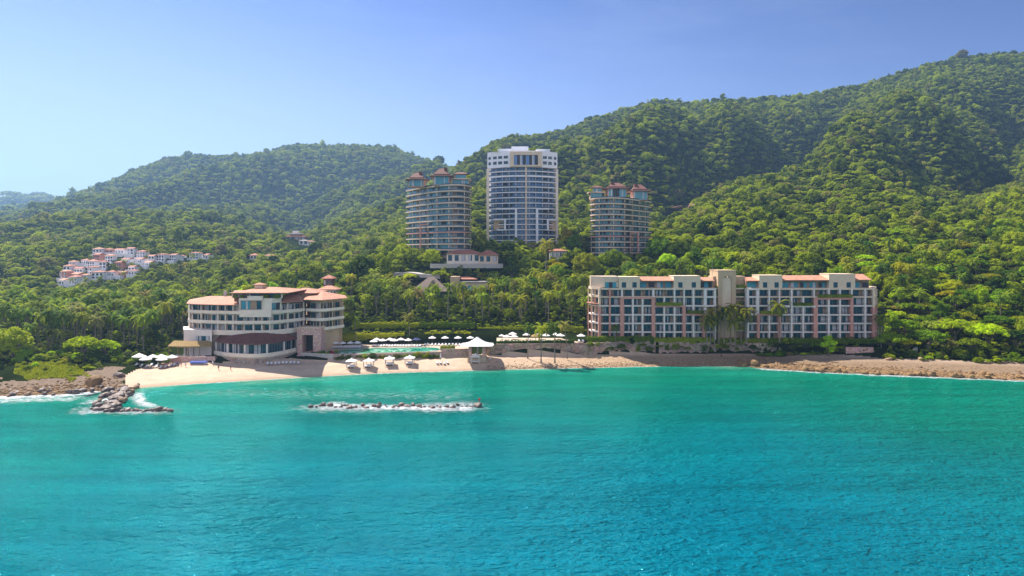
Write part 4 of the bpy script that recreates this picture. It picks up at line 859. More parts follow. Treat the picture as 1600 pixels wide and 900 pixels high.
    P = offset([XY(474, 271), XY(502, 267.5), XY(540, 280)], -1.0)+[XY(540, 296), XY(475, 296)]
    ap = XY(504, 281); T = [(ap[0]-2+.3*i, ap[1]+(.2 if i in (3, 4) else 0)) for i in (0, 4, 8, 7, 1)]
    m = MB(); m.loft(P, 25.8, P, 26.1); m.loft(P, 26.11, T, 28.7); m.build('tiled_roof', M['tile'], t)
    x, y = XY(352, 272); MB().box(x-.5, x+.5, y-.5, y+.5, 27, 29.5).build('chimney', M['concrete'], rf)
    # restaurant: terrace rim, stone base, columns, glazing, dark tiled roof
    rim = smooth_path([XY(*p) for p in [(334, 257), (350, 252.2), (370, 249.3), (396, 247.8), (420, 250), (445, 257), (467, 266)]], 31)
    inn = offset(rim, 9)
    m = MB(); wall_along(m, rim, .5, 5.95, 7.35); m.build('terrace_parapet', M['ivory'], t)
    m = MB(); wall_along(m, offset(rim, .25), 9, 5.4, 6.35); m.build('terrace_floor', M['paving'], t)
    m = MB(); wall_along(m, offset(rim, .35), 6, .8, 5.94); m.build('base_wall', M['stone'], t)
    rg = resample(offset(rim, 1.9), 6)
    for j, (a, c) in enumerate(zip(rg, rg[1:])): put_window(t, a, c, 6.4, 10.5, 'plain', seed=j)
    for q in resample(offset(rim, 1.0), 6): MB().tube((q[0], q[1], 6.36), (q[0], q[1], 10.9), .38, .38, 10).build('column', M['white'], t)
    ea = resample(offset(rim, .3), 13); tp = smooth_path([XY(*p) for p in [(350, 262.5), (372, 258.2), (398, 256.6), (420, 257), (441, 262.5)]], 13)
    m = MB(); n = 13
    vs = [(x, y, 10.7) for x, y in ea]+[(x, y, 11.0) for x, y in ea]+[(x, y, 14.2) for x, y in tp]
    m.add(vs, [(i, i+1, n+i+1, n+i) for i in range(n-1)]+[(n+i, n+i+1, 2*n+i+1, 2*n+i) for i in range(n-1)]+[(0, n, 2*n), (n-1, 3*n-1, 2*n-1)])
    m.add([(x, y, 10.69) for x, y in ea]+[(x, y, 10.69) for x, y in offset(ea, 5)], [(i+1, i, n+i, n+i+1) for i in range(n-1)])
    m.build('restaurant_roof', M['maroon'], t)
    # salmon portal with its deep opening
    k = 264/F; X = lambda px: (px-CX)*k; z = lambda py: CZ-(py-HY)*k
    m = MB(); m.box(X(464), X(472), 264, 270, 5, z(513)); m.box(X(489), X(501.5), 264.0, 270, 5, z(513)); m.box(X(472), X(489), 264.003, 270, z(523.5), z(513)-.003)
    m.build('portal', M['pinkstone'], t)
    MB().box(X(463.6), X(502), 263.7, 270.3, z(513)+.003, z(513)+.35).build('parapet_cap', M['cream'], t)
    MB().box(X(472), X(489), 269.7, 269.9, 5.5, z(523.5)).build('portal_door', M['dark'], t)
    for px in (506, 520, 533): q = XY(px, 275+(px-506)*.2); MB().box(q[0]-.3, q[0]+.3, q[1], q[1]+.6, 5.3, 13.8).build('column', M['tan'], t)
beach_hotel()

# ------------------------------------------------------------------ pool terrace, walls, pool
tf = [(468, 262), (492, 260.5), (520, 259), (560, 260.5), (600, 262.2), (645, 264.5), (690, 267), (735, 269)]
tb = [(738, 290), (690, 290), (620, 288), (560, 288), (500, 284), (470, 274)]
tag(MB().prism([XY(*p) for p in [(776, 271.6), (820, 272.6), (860, 273.6), (912, 276.4), (913, 292), (850, 292), (776, 291.5)]], 5.5, 7.9).build('garden_terrace', M['paving']), kind='structure')
tag(MB().prism([XY(*p) for p in tf+tb], 3.5, 5.52).build('pool_terrace', M['paving']), kind='structure')
def wall(path, z0, z1, t, name, label, material, cat='wall', wob=0):
    p = smooth_path([XY(*q) for q in path], max(6, len(path)*5)); m = MB()
    if wob:
        rng = random.Random(int(path[0][0])); n = len(p); rows = 5; q = offset(p, t)
        vs = []
        for r in range(rows+1):
            f = r/rows
            for i, (x, y) in enumerate(p):
                vs.append((x+rng.uniform(-.3, .3)*wob, y+f*wob*.9+rng.uniform(-.45, .45)*wob, z0+(z1-z0)*f+(rng.uniform(-.5, .3)*wob if r == rows else 0)))
        top = [(x, y+wob, z1-.2) for x, y in q]
        vs += top
        fs = [(r*n+i, r*n+i+1, (r+1)*n+i+1, (r+1)*n+i) for r in range(rows+1) for i in range(n-1)]
        m.add(vs, fs)
    else: wall_along(m, p, t, z0, z1)
    o = m.build(name, material); return tag(o, label, cat)
wall([(p, y-.25) for p, y in tf[:1]+tf[1:3]], 1.5, 5.75, .5, 'retaining_wall', 'short tan retaining wall between the salmon portal and the pool', M['concrete'])
wall([(521, 258.6), (560, 260.1), (600, 261.8), (645, 264.1), (689, 266.6)], 1.5, 5.3, .5, 'retaining_wall', 'long tan retaining wall under the turquoise pool', M['stone'])
wall([(690, 266), (712, 266.6), (735, 267)], 1.5, 6.6, .6, 'retaining_wall', 'dark rubble wall left of the white roofed beach pavilion', M['stone'])
wall([(757, 269.5), (800, 271), (860, 272.5), (918, 274.5)], 1.5, 7.8, .7, 'retaining_wall', 'rough tan rock wall right of the beach pavilion below thin palms', M['bluff'], wob=.5)
wall([(918, 275.2), (950, 276.4), (985, 277.4), (1025, 278)], 1.5, 8.0, 2.5, 'rock_bluff', 'low tan rock bluff below the left corner of the salmon hotel', M['bluff'], 'bluff', 1.1)
wall([(1030, 278.0), (1075, 278.2), (1110, 278.3)], 1.5, 7.6, 2.0, 'rock_bluff', 'shaded rock bluff under the hedge before the left salmon hotel block', M['bluff'], 'bluff', .8)
wall([(1112, 278.3), (1160, 278.3), (1215, 278)], 1.5, 7.2, 2.0, 'rock_bluff', 'rock bluff with boulders below the palm cluster and stair tower', M['bluff'], 'bluff', 1.2)
wall([(1322, 272.5), (1365, 272.2)], 1.0, 6.4, .8, 'retaining_wall', 'squared pinkish stone wall below the right end of the hotel', M['pinkstone'])
wall([(1430, 268), (1434, 272)], 2.0, 6.5, .8, 'retaining_wall', 'narrow pale wall end at the wood edge right of the hotel', M['concrete'])
pool_pts = [(522, 260.0), (560, 261.2), (600, 263.0), (645, 265.2), (684, 267.6), (690, 271), (686, 276.5), (660, 278.5), (630, 276), (600, 276.5), (570, 274.5), (545, 273.5), (527, 270)]
def make_pool():
    t = thing('swimming_pool', 'turquoise infinity pool with wavy edge above the cabanas', 'pool', (*XY(600, 268), 5.52))
    P = smooth_path([XY(*p) for p in pool_pts+pool_pts[:1]], 60)[:-1]
    m = bpy.data.materials.new('pool_water'); m.use_nodes = True; tn = m.node_tree; b = tn.nodes['Principled BSDF']; b.inputs['Roughness'].default_value = .05; b.inputs['IOR'].default_value = 1.33
    g = tn.nodes.new('ShaderNodeNewGeometry'); n = tn.nodes.new('ShaderNodeTexNoise'); n.inputs['Scale'].default_value = .22; n.inputs['Detail'].default_value = 3; tn.links.new(g.outputs['Position'], n.inputs['Vector'])
    r = tn.nodes.new('ShaderNodeValToRGB'); r.color_ramp.elements[0].position = .35; r.color_ramp.elements[0].color = (.01, .20, .14, 1); r.color_ramp.elements[1].position = .7; r.color_ramp.elements[1].color = (.10, .45, .30, 1)
    tn.links.new(n.outputs[0], r.inputs[0]); tn.links.new(r.outputs[0], b.inputs['Base Color'])
    n2 = tn.nodes.new('ShaderNodeTexNoise'); n2.inputs['Scale'].default_value = 2; bp = tn.nodes.new('ShaderNodeBump'); bp.inputs['Strength'].default_value = .15; tn.links.new(g.outputs['Position'], n2.inputs['Vector']); tn.links.new(n2.outputs[0], bp.inputs['Height']); tn.links.new(bp.outputs[0], b.inputs['Normal'])
    cx = sum(p[0] for p in P)/len(P); cy = sum(p[1] for p in P)/len(P)
    MB().prism(P, 5.5, 5.62).build('pool_water', m, t)
    rm = MB(); O = [(p[0]+(p[0]-cx)*.012, p[1]+(.55 if p[1] > cy else -.35)) for p in P]; n_ = len(P)
    vs = [(x, y, 5.66) for x, y in P]+[(x, y, 5.66) for x, y in O]+[(x, y, 5.3) for x, y in O]
    rm.add(vs, [(i, (i+1) % n_, n_+(i+1) % n_, n_+i) for i in range(n_)]+[(n_+i, n_+(i+1) % n_, 2*n_+(i+1) % n_, 2*n_+i) for i in range(n_)]); rm.build('pool_rim', M['concrete'], t)
make_pool()
# stone steps from the beach to the terrace
m = MB()
for i in range(12):
    x0, y0 = XY(456, 256.5+i*.55); x1, _ = XY(470+i*.8, 256.5+i*.55); m.box(x0+i*.25, x1, y0, y0+.56+.003*i, 1.5, 3.0+i*.24)
tag(m.build('stone_steps', M['pinkstone']), 'pink stone steps climbing from sand to the terrace beside the portal', 'steps')

# ------------------------------------------------------------------ white beach pavilion
def pavilion():
    Y = 264.5; x, _ = XY(745.5, Y); t = thing('pavilion', 'white tent roofed open pavilion on thick tan columns behind the beach', 'pavilion', (x, Y, 4))
    rows = [(6.6, 8.6), (5.1, 8.85), (3.5, 9.4), (2.1, 10.2), (1.0, 11.0), (.25, 11.6)]
    m = MB(); n = 16; vs = []
    for r, z in rows:
        for i in range(n):
            a = math.pi/4+2*math.pi*i/n; q = max(abs(math.cos(a)), abs(math.sin(a))); k = r/q**.75; vs.append((x+k*math.cos(a), Y+k*.8*math.sin(a), z))
    m.add(vs, [(j*n+i, j*n+(i+1) % n, (j+1)*n+(i+1) % n, (j+1)*n+i) for j in range(len(rows)-1) for i in range(n)]+[tuple(range((len(rows)-1)*n, len(rows)*n))])
    m.add([(p[0], p[1], p[2]-.12) for p in vs[:2*n]], [(i, n+i, n+(i+1) % n, (i+1) % n) for i in range(n)])
    m.build('roof', M['canvas'], t)
    for sx in (-1, 1):
        for sy in (-1, 1): MB().box(x+sx*2.7-.5, x+sx*2.7+.5, Y+sy*2.4-.45, Y+sy*2.4+.45, 2.5, 9.2).build('column', M['pinkstone'], t)
    MB().box(x-3.6, x+3.6, Y-3.3, Y+3.3, 2.0, 4.1).build('floor', M['paving'], t)
    m = MB(); m.tube((x+.2, Y, 4.1), (x+.2, Y, 6.2), .5, .3, 10); m.tube((x+.2, Y, 6.2), (x+.2, Y, 7.6), .18, .5, 10); m.build('stone_urn', M['concrete'], t)
pavilion()

# ------------------------------------------------------------------ thatched beach restaurant shelter and the buildings up the slope
def thatched_shelter():
    Y = 256; t = thing('thatched_shelter', 'long thatched open shelter over white dining tables left of the beach hotel', 'shelter', (*XY(297, Y), 5.4))
    f = smooth_path([XY(262, 254), XY(280, 252.5), XY(305, 252.5), XY(331, 255)], 15); bk = offset(f, 6.5); n = 15
    m = MB(); mid = offset(f, 3.2)
    vs = [(x, y, 9.2) for x, y in f]+[(x, y, 9.55) for x, y in f]+[(x, y, 11.2) for x, y in mid]+[(x, y, 9.6) for x, y in bk]+[(x, y, 9.2) for x, y in bk]
    m.add(vs, [(r*n+i, r*n+i+1, (r+1)*n+i+1, (r+1)*n+i) for r in range(4) for i in range(n-1)]+[(4*n+i, 4*n+i+1, i+1, i) for i in range(n-1)]+[(0, n, 2*n, 3*n, 4*n), (n-1, 5*n-1, 4*n-1, 3*n-1, 2*n-1)])
    m.build('thatch_roof', M['thatch'], t)
    for L in (offset(f, .6), offset(f, 5.8)):
        for q in resample(L, 5): MB().tube((q[0], q[1], 4.8), (q[0], q[1], 9.4), .16, .14).build('post', M['wood'], t)
    m = MB(); p = smooth_path([XY(266, 251.5), XY(285, 250.2), XY(310, 250.2), XY(336, 251)], 15); wall_along(m, p, .5, 2.0, 6.0); m.build('front_wall', M['pinkstone'], t)
    m = MB(); wall_along(m, offset(p, .5), 9, 3.0, 5.4); m.build('floor', M['paving'], t)
thatched_shelter()
def simple_house(name, label, cat, px, Y, zb, wpx, dep, hgt, roofh, wallm, roofm, nwin, over=.7, rot=0, storeys=1, rin=None, wstyle='plain'):
    k = Y/F; W = wpx*k/2
    t = thing(name, label, cat, (0, 0, 0))
    MB().box(-W, W, 0, dep, -3, hgt).build('wall', M[wallm], t)
    MB().hip(-W-over, W+over, -over, dep+over, hgt+.3, hgt+.3+roofh, rin=rin, th=.28).build('roof', M[roofm], t)
    hs = hgt/storeys
    for s in range(storeys):
        for i in range(nwin):
            x0 = -W+(i+.2)*2*W/nwin; x1 = -W+(i+.8)*2*W/nwin
            put_window(t, (x0, -.12), (x1, -.12), s*hs+.5, s*hs+hs-.5, wstyle, seed=i)
    t.location = (*XY(px, Y), zb); t.rotation_euler[2] = rot
    return t
simple_house('clubhouse', 'long pale pavilion with reddish tiled roof at the foot of the left tower', 'clubhouse', 724, 384, zz(409, 384), 52, 9, zz(397, 384)-zz(409, 384), 2.2, 'ivory', 'redtile', 5)
simple_house('clubhouse', 'small cream pavilion with brown hipped roof beside the longer one', 'clubhouse', 763, 383, zz(410, 383), 30, 9, zz(399, 383)-zz(410, 383), 2.8, 'cream', 'redtile', 3)
m = MB(); wall_along(m, smooth_path([XY(672, 382), XY(700, 380.5), XY(740, 380.5), XY(786, 381)], 15), .5, zz(419, 381), zz(412, 381)); tag(m.build('terrace_wall', M['concrete']), 'long pale terrace wall under the two pavilions below the towers', 'wall')
# grey thatched hall and flat-roofed pool house
t = thing('thatched_hall', 'large grey thatched roof with dormer on the slope below the pavilions', 'hall', (*XY(672, 365), zz(456, 365)))
x0, x1 = XY(643, 365)[0], XY(703, 365)[0]
MB().box(x0+2.5, x1-2.5, 362, 374, zz(462, 365), zz(452, 365)).build('wall', M['tan'], t)
MB().hip(x0, x1, 359.5, 377, zz(455, 362), zz(433, 366), rin=9, th=.4).build('thatch_roof', M['greythatch'], t)
xm = XY(677, 362)[0]; m = MB(); m.add([(xm-2.6, 359.3, zz(447, 362)), (xm+2.6, 359.3, zz(447, 362)), (xm, 359.3, zz(437, 362)), (xm-2.6, 368, zz(447, 362)), (xm+2.6, 368, zz(447, 362)), (xm, 368, zz(437, 362))], [(0, 1, 2), (1, 4, 5, 2), (0, 2, 5, 3), (4, 3, 5)]); m.build('dormer', M['greythatch'], t)
t = thing('pool_house', 'flat roofed tan and white pool house beside the grey thatched hall', 'house', (*XY(735, 366), zz(456, 366)))
x0, x1 = XY(704, 366)[0], XY(762, 366)[0]
MB().box(x0, x0+5, 364, 374, zz(464, 366), zz(432, 366)).build('wall', M['tan'], t); MB().box(x0+5.01, x1, 365, 374, zz(464, 366), zz(441, 366)).build('wall', M['cream'], t)
MB().prism([(x0+4.8, 363.8), (x1+.6, 363.8), (x1+.6, 374.5), (x0+4.8, 374.5)], zz(441, 366)+.003, zz(441, 366)+.5).build('roof', M['concrete'], t)
MB().hip(x0+1, x1-6, 367, 376, zz(436, 368), zz(432, 370), th=.3).build('upper_roof', M['redtile'], t)
for i in range(4): put_window(t, (x0+6+i*3.4, 364.86), (x0+8.8+i*3.4, 364.86), zz(454, 366), zz(446, 366), 'teal', seed=i)
simple_house('pagoda_house', 'narrow two tier house with red pyramid roof behind the hotel roofs', 'house', 512, 336, zz(447, 335), 13, 5, zz(436, 335)-zz(447, 335), 1.8, 'maroon', 'redtile', 3, over=1.0)
simple_house('villa', 'low villa with red tiled roof right behind the hotel hip roofs', 'villa', 512, 325, zz(463, 325), 27, 6, zz(453, 325)-zz(463, 325), 1.7, 'concrete', 'tile', 5, over=.8)
simple_house('villa', 'white hillside villa with stacked flat terraces in the dark gully', 'villa', 461, 735, zz(381, 735), 30, 12, 8, 1.2, 'interior', 'redtile', 4, storeys=2, over=1)
simple_house('villa', 'small bright white house right of the gully villa', 'villa', 474, 715, zz(382, 715), 14, 8, 4, .8, 'white', 'concrete', 2)
simple_house('villa', 'tiny pale orange roofed house right of the white gully house', 'villa', 485, 712, zz(382, 712), 9, 8, 3, 1, 'white', 'tile', 2)
k = 735/F; t = thing('roof_pavilion', 'white flat roofed belvedere standing on the gully villa', 'pavilion', (*XY(460, 740), zz(372, 740)))
MB().box(*[(q-CX)*k for q in (452, 468)], 739, 746, zz(372, 740), zz(366, 740)).build('wall', M['interior'], t); MB().box(*[(q-CX)*k for q in (450, 470)], 737, 748, zz(366, 740), zz(364.5, 740)).build('roof', M['white'], t); MB().box(*[(q-CX)*k for q in (455, 463)], 740, 745, zz(364.5, 740)+.003, zz(360.5, 740)).build('lantern', M['white'], t)
simple_house('villa', 'isolated small villa with red pyramid roof between village and gully', 'villa', 396, 600, zz(405, 600), 11, 6, 3.2, 2, 'white', 'redtile', 2)
simple_house('villa', 'long low red roofed villa right of the isolated one', 'villa', 421, 610, zz(405, 610), 15, 6, 3, 1.6, 'white', 'redtile', 3)
simple_house('villa', 'pale house half hidden by trees below the white tower', 'villa', 872, 400, zz(402, 400), 26, 7, 3.6, 1.2, 'concrete', 'redtile', 4)
# ------------------------------------------------------------------ hillside village
rows = [
 ('bottom', [(96, 446, 13), (113, 446, 17), (131, 443, 9), (152, 438, 20)]),
 ('second', [(99, 437, 13), (117, 436, 17), (140, 430, 12), (172, 433, 14), (189, 433, 14), (207, 431, 15)]),
 ('third', [(104, 428, 13), (122, 427, 16), (142, 420, 14), (160, 421, 13), (184, 422, 14), (205, 424, 13), (230, 417, 17)]),
 ('fourth', [(112, 421, 12), (132, 414, 15), (150, 409, 14), (170, 411, 15), (195, 412, 14), (216, 412, 15), (236, 411, 12)]),
 ('top', [(152, 400, 16), (168, 397, 16), (186, 397, 16), (203, 399, 13), (220, 404, 18), (250, 409, 18), (270, 409, 16), (283, 407, 9), (303, 406, 20), (321, 405, 9)]),
]
ORD = ['first', 'second', 'third', 'fourth', 'fifth', 'sixth', 'seventh', 'eighth', 'ninth', 'tenth', 'eleventh', 'twelfth']
VILLAS = []
rv = random.Random(5)
for rname, L in rows:
    for i, (px, py, wp) in enumerate(L):
        Y = hit(px, py+2.2, 420, 800); st = 2 if rv.random() < .6 else 1
        lab = f'white red-roofed villa, {ORD[i]} from left in {rname} row of the hillside village'
        z = g1(px, Y)+1.6; k = Y/F; W = wp*rv.uniform(.7, .9)*k/2; H = (3.4 if st == 1 else 5.6)
        t = thing('villa', lab, 'villa', (0, 0, 0), 0, 'white villas of the hillside village')
        MB().box(-W, W, 0, 8, -4, H).build('wall', M['brightwhite' if rv.random() < .93 else 'pink'], t)
        rr = MB(); rh = rv.uniform(.8, 1.3)
        if rv.random() < .55: rr.hip(-W-.3, W+.3, -.5, 8.4, H+.28, H+.28+rh, th=.28)
        else:
            rr.add([(-W-.3, -.6, H), (W+.3, -.6, H), (W+.3, 8.4, H), (-W-.3, 8.4, H), (-W-.3, 3.8, H+rh), (W+.3, 3.8, H+rh)], [(0, 1, 5, 4), (2, 3, 4, 5), (0, 4, 3), (1, 2, 5), (3, 2, 1, 0)])
        rr.build('roof', M['redtile' if rv.random() < .7 else 'tile'], t)
        nw = 2 if wp < 14 else 3
        for s in range(st):
            for q in range(nw):
                a = -W+(q+.2)*2*W/nw; c = -W+(q+.8)*2*W/nw; put_window(t, (a, -.1), (c, -.1), s*2.6+.5, s*2.6+2.3, 'plain', seed=q)
        m = MB(); m.box(-W-.5, W+.5, -3.4, -.13, -4, .2); m.box(-W-.5, W+.5, -3.4, -3.2, .2, 1.0); m.build('terrace', M['brightwhite'], t)
        t.location = (*XY(px, Y), z); t.rotation_euler[2] = rv.uniform(-.35, .25); VILLAS.append((px, Y, W))
# road bend and brown cut in the slope
def sheet(path, wdt, name, material, up=.35):
    p = resample([XY(*q) for q in path], 24); a = offset(p, -wdt/2); c = offset(p, wdt/2)
    zs = [max(gxy(*u), gxy(*v))+up for u, v in zip(a, c)]; n = len(p)
    m = MB(); m.add([(x, y, z) for (x, y), z in zip(a, zs)]+[(x, y, z) for (x, y), z in zip(c, zs)]+[(x, y, z-2) for (x, y), z in zip(a, zs)], [(i, i+1, n+i+1, n+i) for i in range(n-1)]+[(2*n+i, 2*n+i+1, i+1, i) for i in range(n-1)])
    return m.build(name, material)
tag(sheet([(618, 381), (640, 379), (660, 376), (690, 374)], 7, 'road', M['concrete'], .6), kind='structure')
# ------------------------------------------------------------------ vegetation templates
def ico(sub=1):
    import bmesh
    bm = bmesh.new(); bmesh.ops.create_icosphere(bm, subdivisions=sub, radius=1)
    v = [tuple(q.co) for q in bm.verts]; f = [tuple(x.index for x in p.verts) for p in bm.faces]; bm.free(); return v, f
ICO1, ICO2, ICO3 = ico(1), ico(2), ico(3)
def crown_mesh(kind, seed):
    """leafy crown of about 5 m radius made of many clumps with gaps between them; its base sits near z = 0"""
    rng = np.random.default_rng(seed); m = MB(); cl = []
    if kind == 'spreading':
        n = 24
        for i in range(n):
            r = 4.3*math.sqrt((i+.5)/n); a = i*2.4+rng.uniform(-.3, .3)
            cl.append((r*math.cos(a), r*math.sin(a), 3.6+1.3*(1-(r/4.6)**2)+rng.uniform(-.45, .45), rng.uniform(.85, 1.35), .62))
    elif kind == 'rounded':
        n = 22
        for i in range(n):
            z = 1-1.55*(i+.5)/n; r = math.sqrt(max(0, 1-z*z)); a = i*2.4+rng.uniform(-.3, .3); k = rng.uniform(3.0, 3.9)
            cl.append((k*r*math.cos(a), k*r*math.sin(a), 4.2+3.2*z, rng.uniform(1.2, 1.75), .85))
    else:                                  # loose: uneven tall heap of clumps
        n = 20
        for i in range(n):
            h = rng.uniform(0, 1); r = rng.uniform(.4, 3.6)*(1-.55*h); a = rng.uniform(0, 6.283)
            cl.append((r*math.cos(a), r*math.sin(a), 2.0+6.5*h, rng.uniform(.9, 1.6), .8))
    for x, y, z, r, sq in cl:
        v, f = ICO1
        m.add([(x+p[0]*r*.78*(1+rng.uniform(-.2, .2)), y+p[1]*r*.78*(1+rng.uniform(-.2, .2)), z+p[2]*r*.7*sq) for p in v], f)
        pts = []
        for k in range(int(26*r)):
            d = rng.normal(0, 1, 3); d /= np.linalg.norm(d)
            if d[2] < -.45: d[2] *= -1
            q = rng.uniform(.8, 1.12); pts.append(((x+d[0]*r*q, y+d[1]*r*q, z+d[2]*r*q*sq), (d[0], d[1], d[2]*1.2)))
        leaf_cards(m, pts, 0, .42, rng=rng, jitter=.38)
    o = m.build('crown', M['leaf']); me = o.data; bpy.data.objects.remove(o); return me
def trunk_mesh(kind, seed):
    rng = random.Random(seed); m = MB(); h = {'spreading': 3.4, 'rounded': 3.2, 'loose': 4.5}[kind]
    m.tube((0, 0, -2.5), (0, 0, h*.5), .36, .27); 
    for i in range(5):
        a = i*1.26+rng.uniform(-.3, .3); r = rng.uniform(1.5, 2.8); m.tube((0, 0, h*.5-.1), (r*math.cos(a), r*math.sin(a), h+rng.uniform(0, 1.2)), .2, .06, 6)
    o = m.build('trunk', M['trunk']); me = o.data; bpy.data.objects.remove(o); return me
def palm_meshes(seed, h, droop=1.0, nf=16):
    rng = random.Random(seed); m = MB(); lean = rng.uniform(.2, 1.5); a0 = rng.uniform(0, 6.28)
    def spine(t): return Vector((math.cos(a0)*lean*t*t, math.sin(a0)*lean*t*t, -1+(h+1)*t))
    pr = None
    for i in range(8):
        p, q = spine(i/8), spine((i+1)/8); m.tube(p, q, .24-.012*i+(.14 if i == 0 else 0), .24-.012*(i+1), 7)
    o = m.build('trunk', M['palmtrunk']); tm = o.data; bpy.data.objects.remove(o)
    m = MB(); top = spine(1)
    for k in range(nf):
        a = k*2.4+rng.uniform(-.2, .2); el = R(72-105*(k/nf)**.9+rng.uniform(-8, 8)); L = rng.uniform(4.3, 5.6); seg = 8
        pos = top.copy(); e = el; pts = [pos.copy()]
        for s in range(seg):
            d = Vector((math.cos(a)*math.cos(e), math.sin(a)*math.cos(e), math.sin(e))); pos = pos+d*L/seg; pts.append(pos.copy()); e -= R(11*droop)*(1+.12*s)
        side = Vector((-math.sin(a), math.cos(a), 0))
        for s in range(seg):
            w0 = (.2, .7, .95, 1, .95, .85, .65, .4, .1)[s]; w1 = (.2, .7, .95, 1, .95, .85, .65, .4, .1)[s+1]
            for sg in (-1, 1):
                dr = Vector((0, 0, -.5)); b0 = pts[s]; b1 = pts[s+1]
                g = .86       # leaflets leave slits between them
                m.add([b0, b0.lerp(b1, g), b0.lerp(b1, g)+(side*sg+dr)*w1*.62+ (b1-b0)*.35, b0+(side*sg+dr)*w0*.62+(b1-b0)*.35], [(0, 1, 2, 3)])
    o = m.build('crown', M['palmleaf']); cm = o.data; bpy.data.objects.remove(o)
    return tm, cm, h
TREE = {}
for k in ('spreading', 'rounded', 'loose'): TREE[k] = [(crown_mesh(k, 10*s+len(k)), trunk_mesh(k, s)) for s in range(3)]
PALM = [palm_meshes(1, 12, 1.0), palm_meshes(2, 13.5, 1.15), palm_meshes(3, 10.5, .9), palm_meshes(4, 12.5, 1.25, 14)]
TINT = {'golden green': (1.75, 1.2, .6), 'yellow green': (1.25, 1.15, .75), 'mid green': (.95, .98, .95), 'dark green': (.52, .66, .75), 'bright green': (1.15, 1.3, .9)}
def tinted(rng, c): return tuple(float(q*rng.uniform(.88, 1.14)) for q in c)+(1,)
def plant_tree(px, Y, r, kind, tint, label, group, z=None, cat='tree', name='tree'):
    rng = random.Random(int(px*13+Y*7)); cm, tm = TREE[kind][rng.randrange(3)]
    x, _ = XY(px, Y); s = r/5.0
    t = thing(name, label, cat, (x, Y, (g1(px, Y) if z is None else z)), rng.uniform(0, 6.28), group); t.scale = (s, s, s*rng.uniform(.88, 1.15))
    link('trunk', tm, t); c = link('crown', cm, t); c.color = tinted(rng, TINT[tint]); return c
def plant_palm(px, Y, s, label, group, z=None, tint=(1, 1, 1), v=None):
    rng = random.Random(int(px*31+Y*11)); tm, cm, h = PALM[rng.randrange(4) if v is None else v]
    x, _ = XY(px, Y); t = thing('palm_tree', label, 'palm', (x, Y, (g1(px, Y) if z is None else z)), rng.uniform(0, 6.28), group); t.scale = (s,)*3
    link('trunk', tm, t); c = link('crown', cm, t); c.color = tinted(rng, tint); return t

def zone(px, Y):
    if px < 290: return 'beside the coconut grove on the left' if Y < 350 else 'on the low slope under the hillside village'
    if px < 560: return 'on the slope behind the curved white hotel'
    if px < 640: return 'on the slope left of the brown roofed towers'
    if px < 930: return 'among the palms below the white tower' if Y < 375 else 'on the slope around the feet of the towers'
    if px < 1385: return 'rising just behind the salmon hotel blocks'
    return 'in the wood right of the salmon hotel'
KINDW = {'spreading': 'flat topped spreading', 'rounded': 'dense round', 'loose': 'loose uneven'}
def excluded(px, Y):
    if 255 < px < 548 and Y < 304: return True
    if 540 < px < 925 and Y < 304: return True
    if 905 < px < 1386 and Y < 306: return True
    if px < 262 and Y < 262: return True
    if px >= 1385 and Y < 268: return True
    if 636 < px < 772 and 350 < Y < 374: return True
    if 610 < px < 705 and 366 < Y < 386: return True
    if 688 < px < 790 and 374 < Y < 396: return True
    if 628 < px < 745 and 388+max(0, (700-px)*.55) < Y < 452: return True
    if 755 < px < 880 and 436 < Y < 476: return True
    if 912 < px < 1026 and 402 < Y < 462: return True
    if 500 < px < 532 and 316 < Y < 345: return True
    if abs(px-465) < 22 and 672 < Y < 752: return True
    if abs(px-405) < 26 and 585 < Y < 620: return True
    k = Y/F
    for vx, vy, vw in VILLAS:
        if abs(px-vx)*k < vw+1.2 and -6 < Y-vy < 10: return True
    return False
def hidden(px, Y, ztop):
    py = HY-(ztop-CZ)*F/Y
    if 925 < px < 1380 and py > 434 and Y > 300: return True
    if 295 < px < 538 and py > 470 and Y > 290: return True
    if 638 < px < 768 and Y < 352 and py < 449: return True
    return py > 560
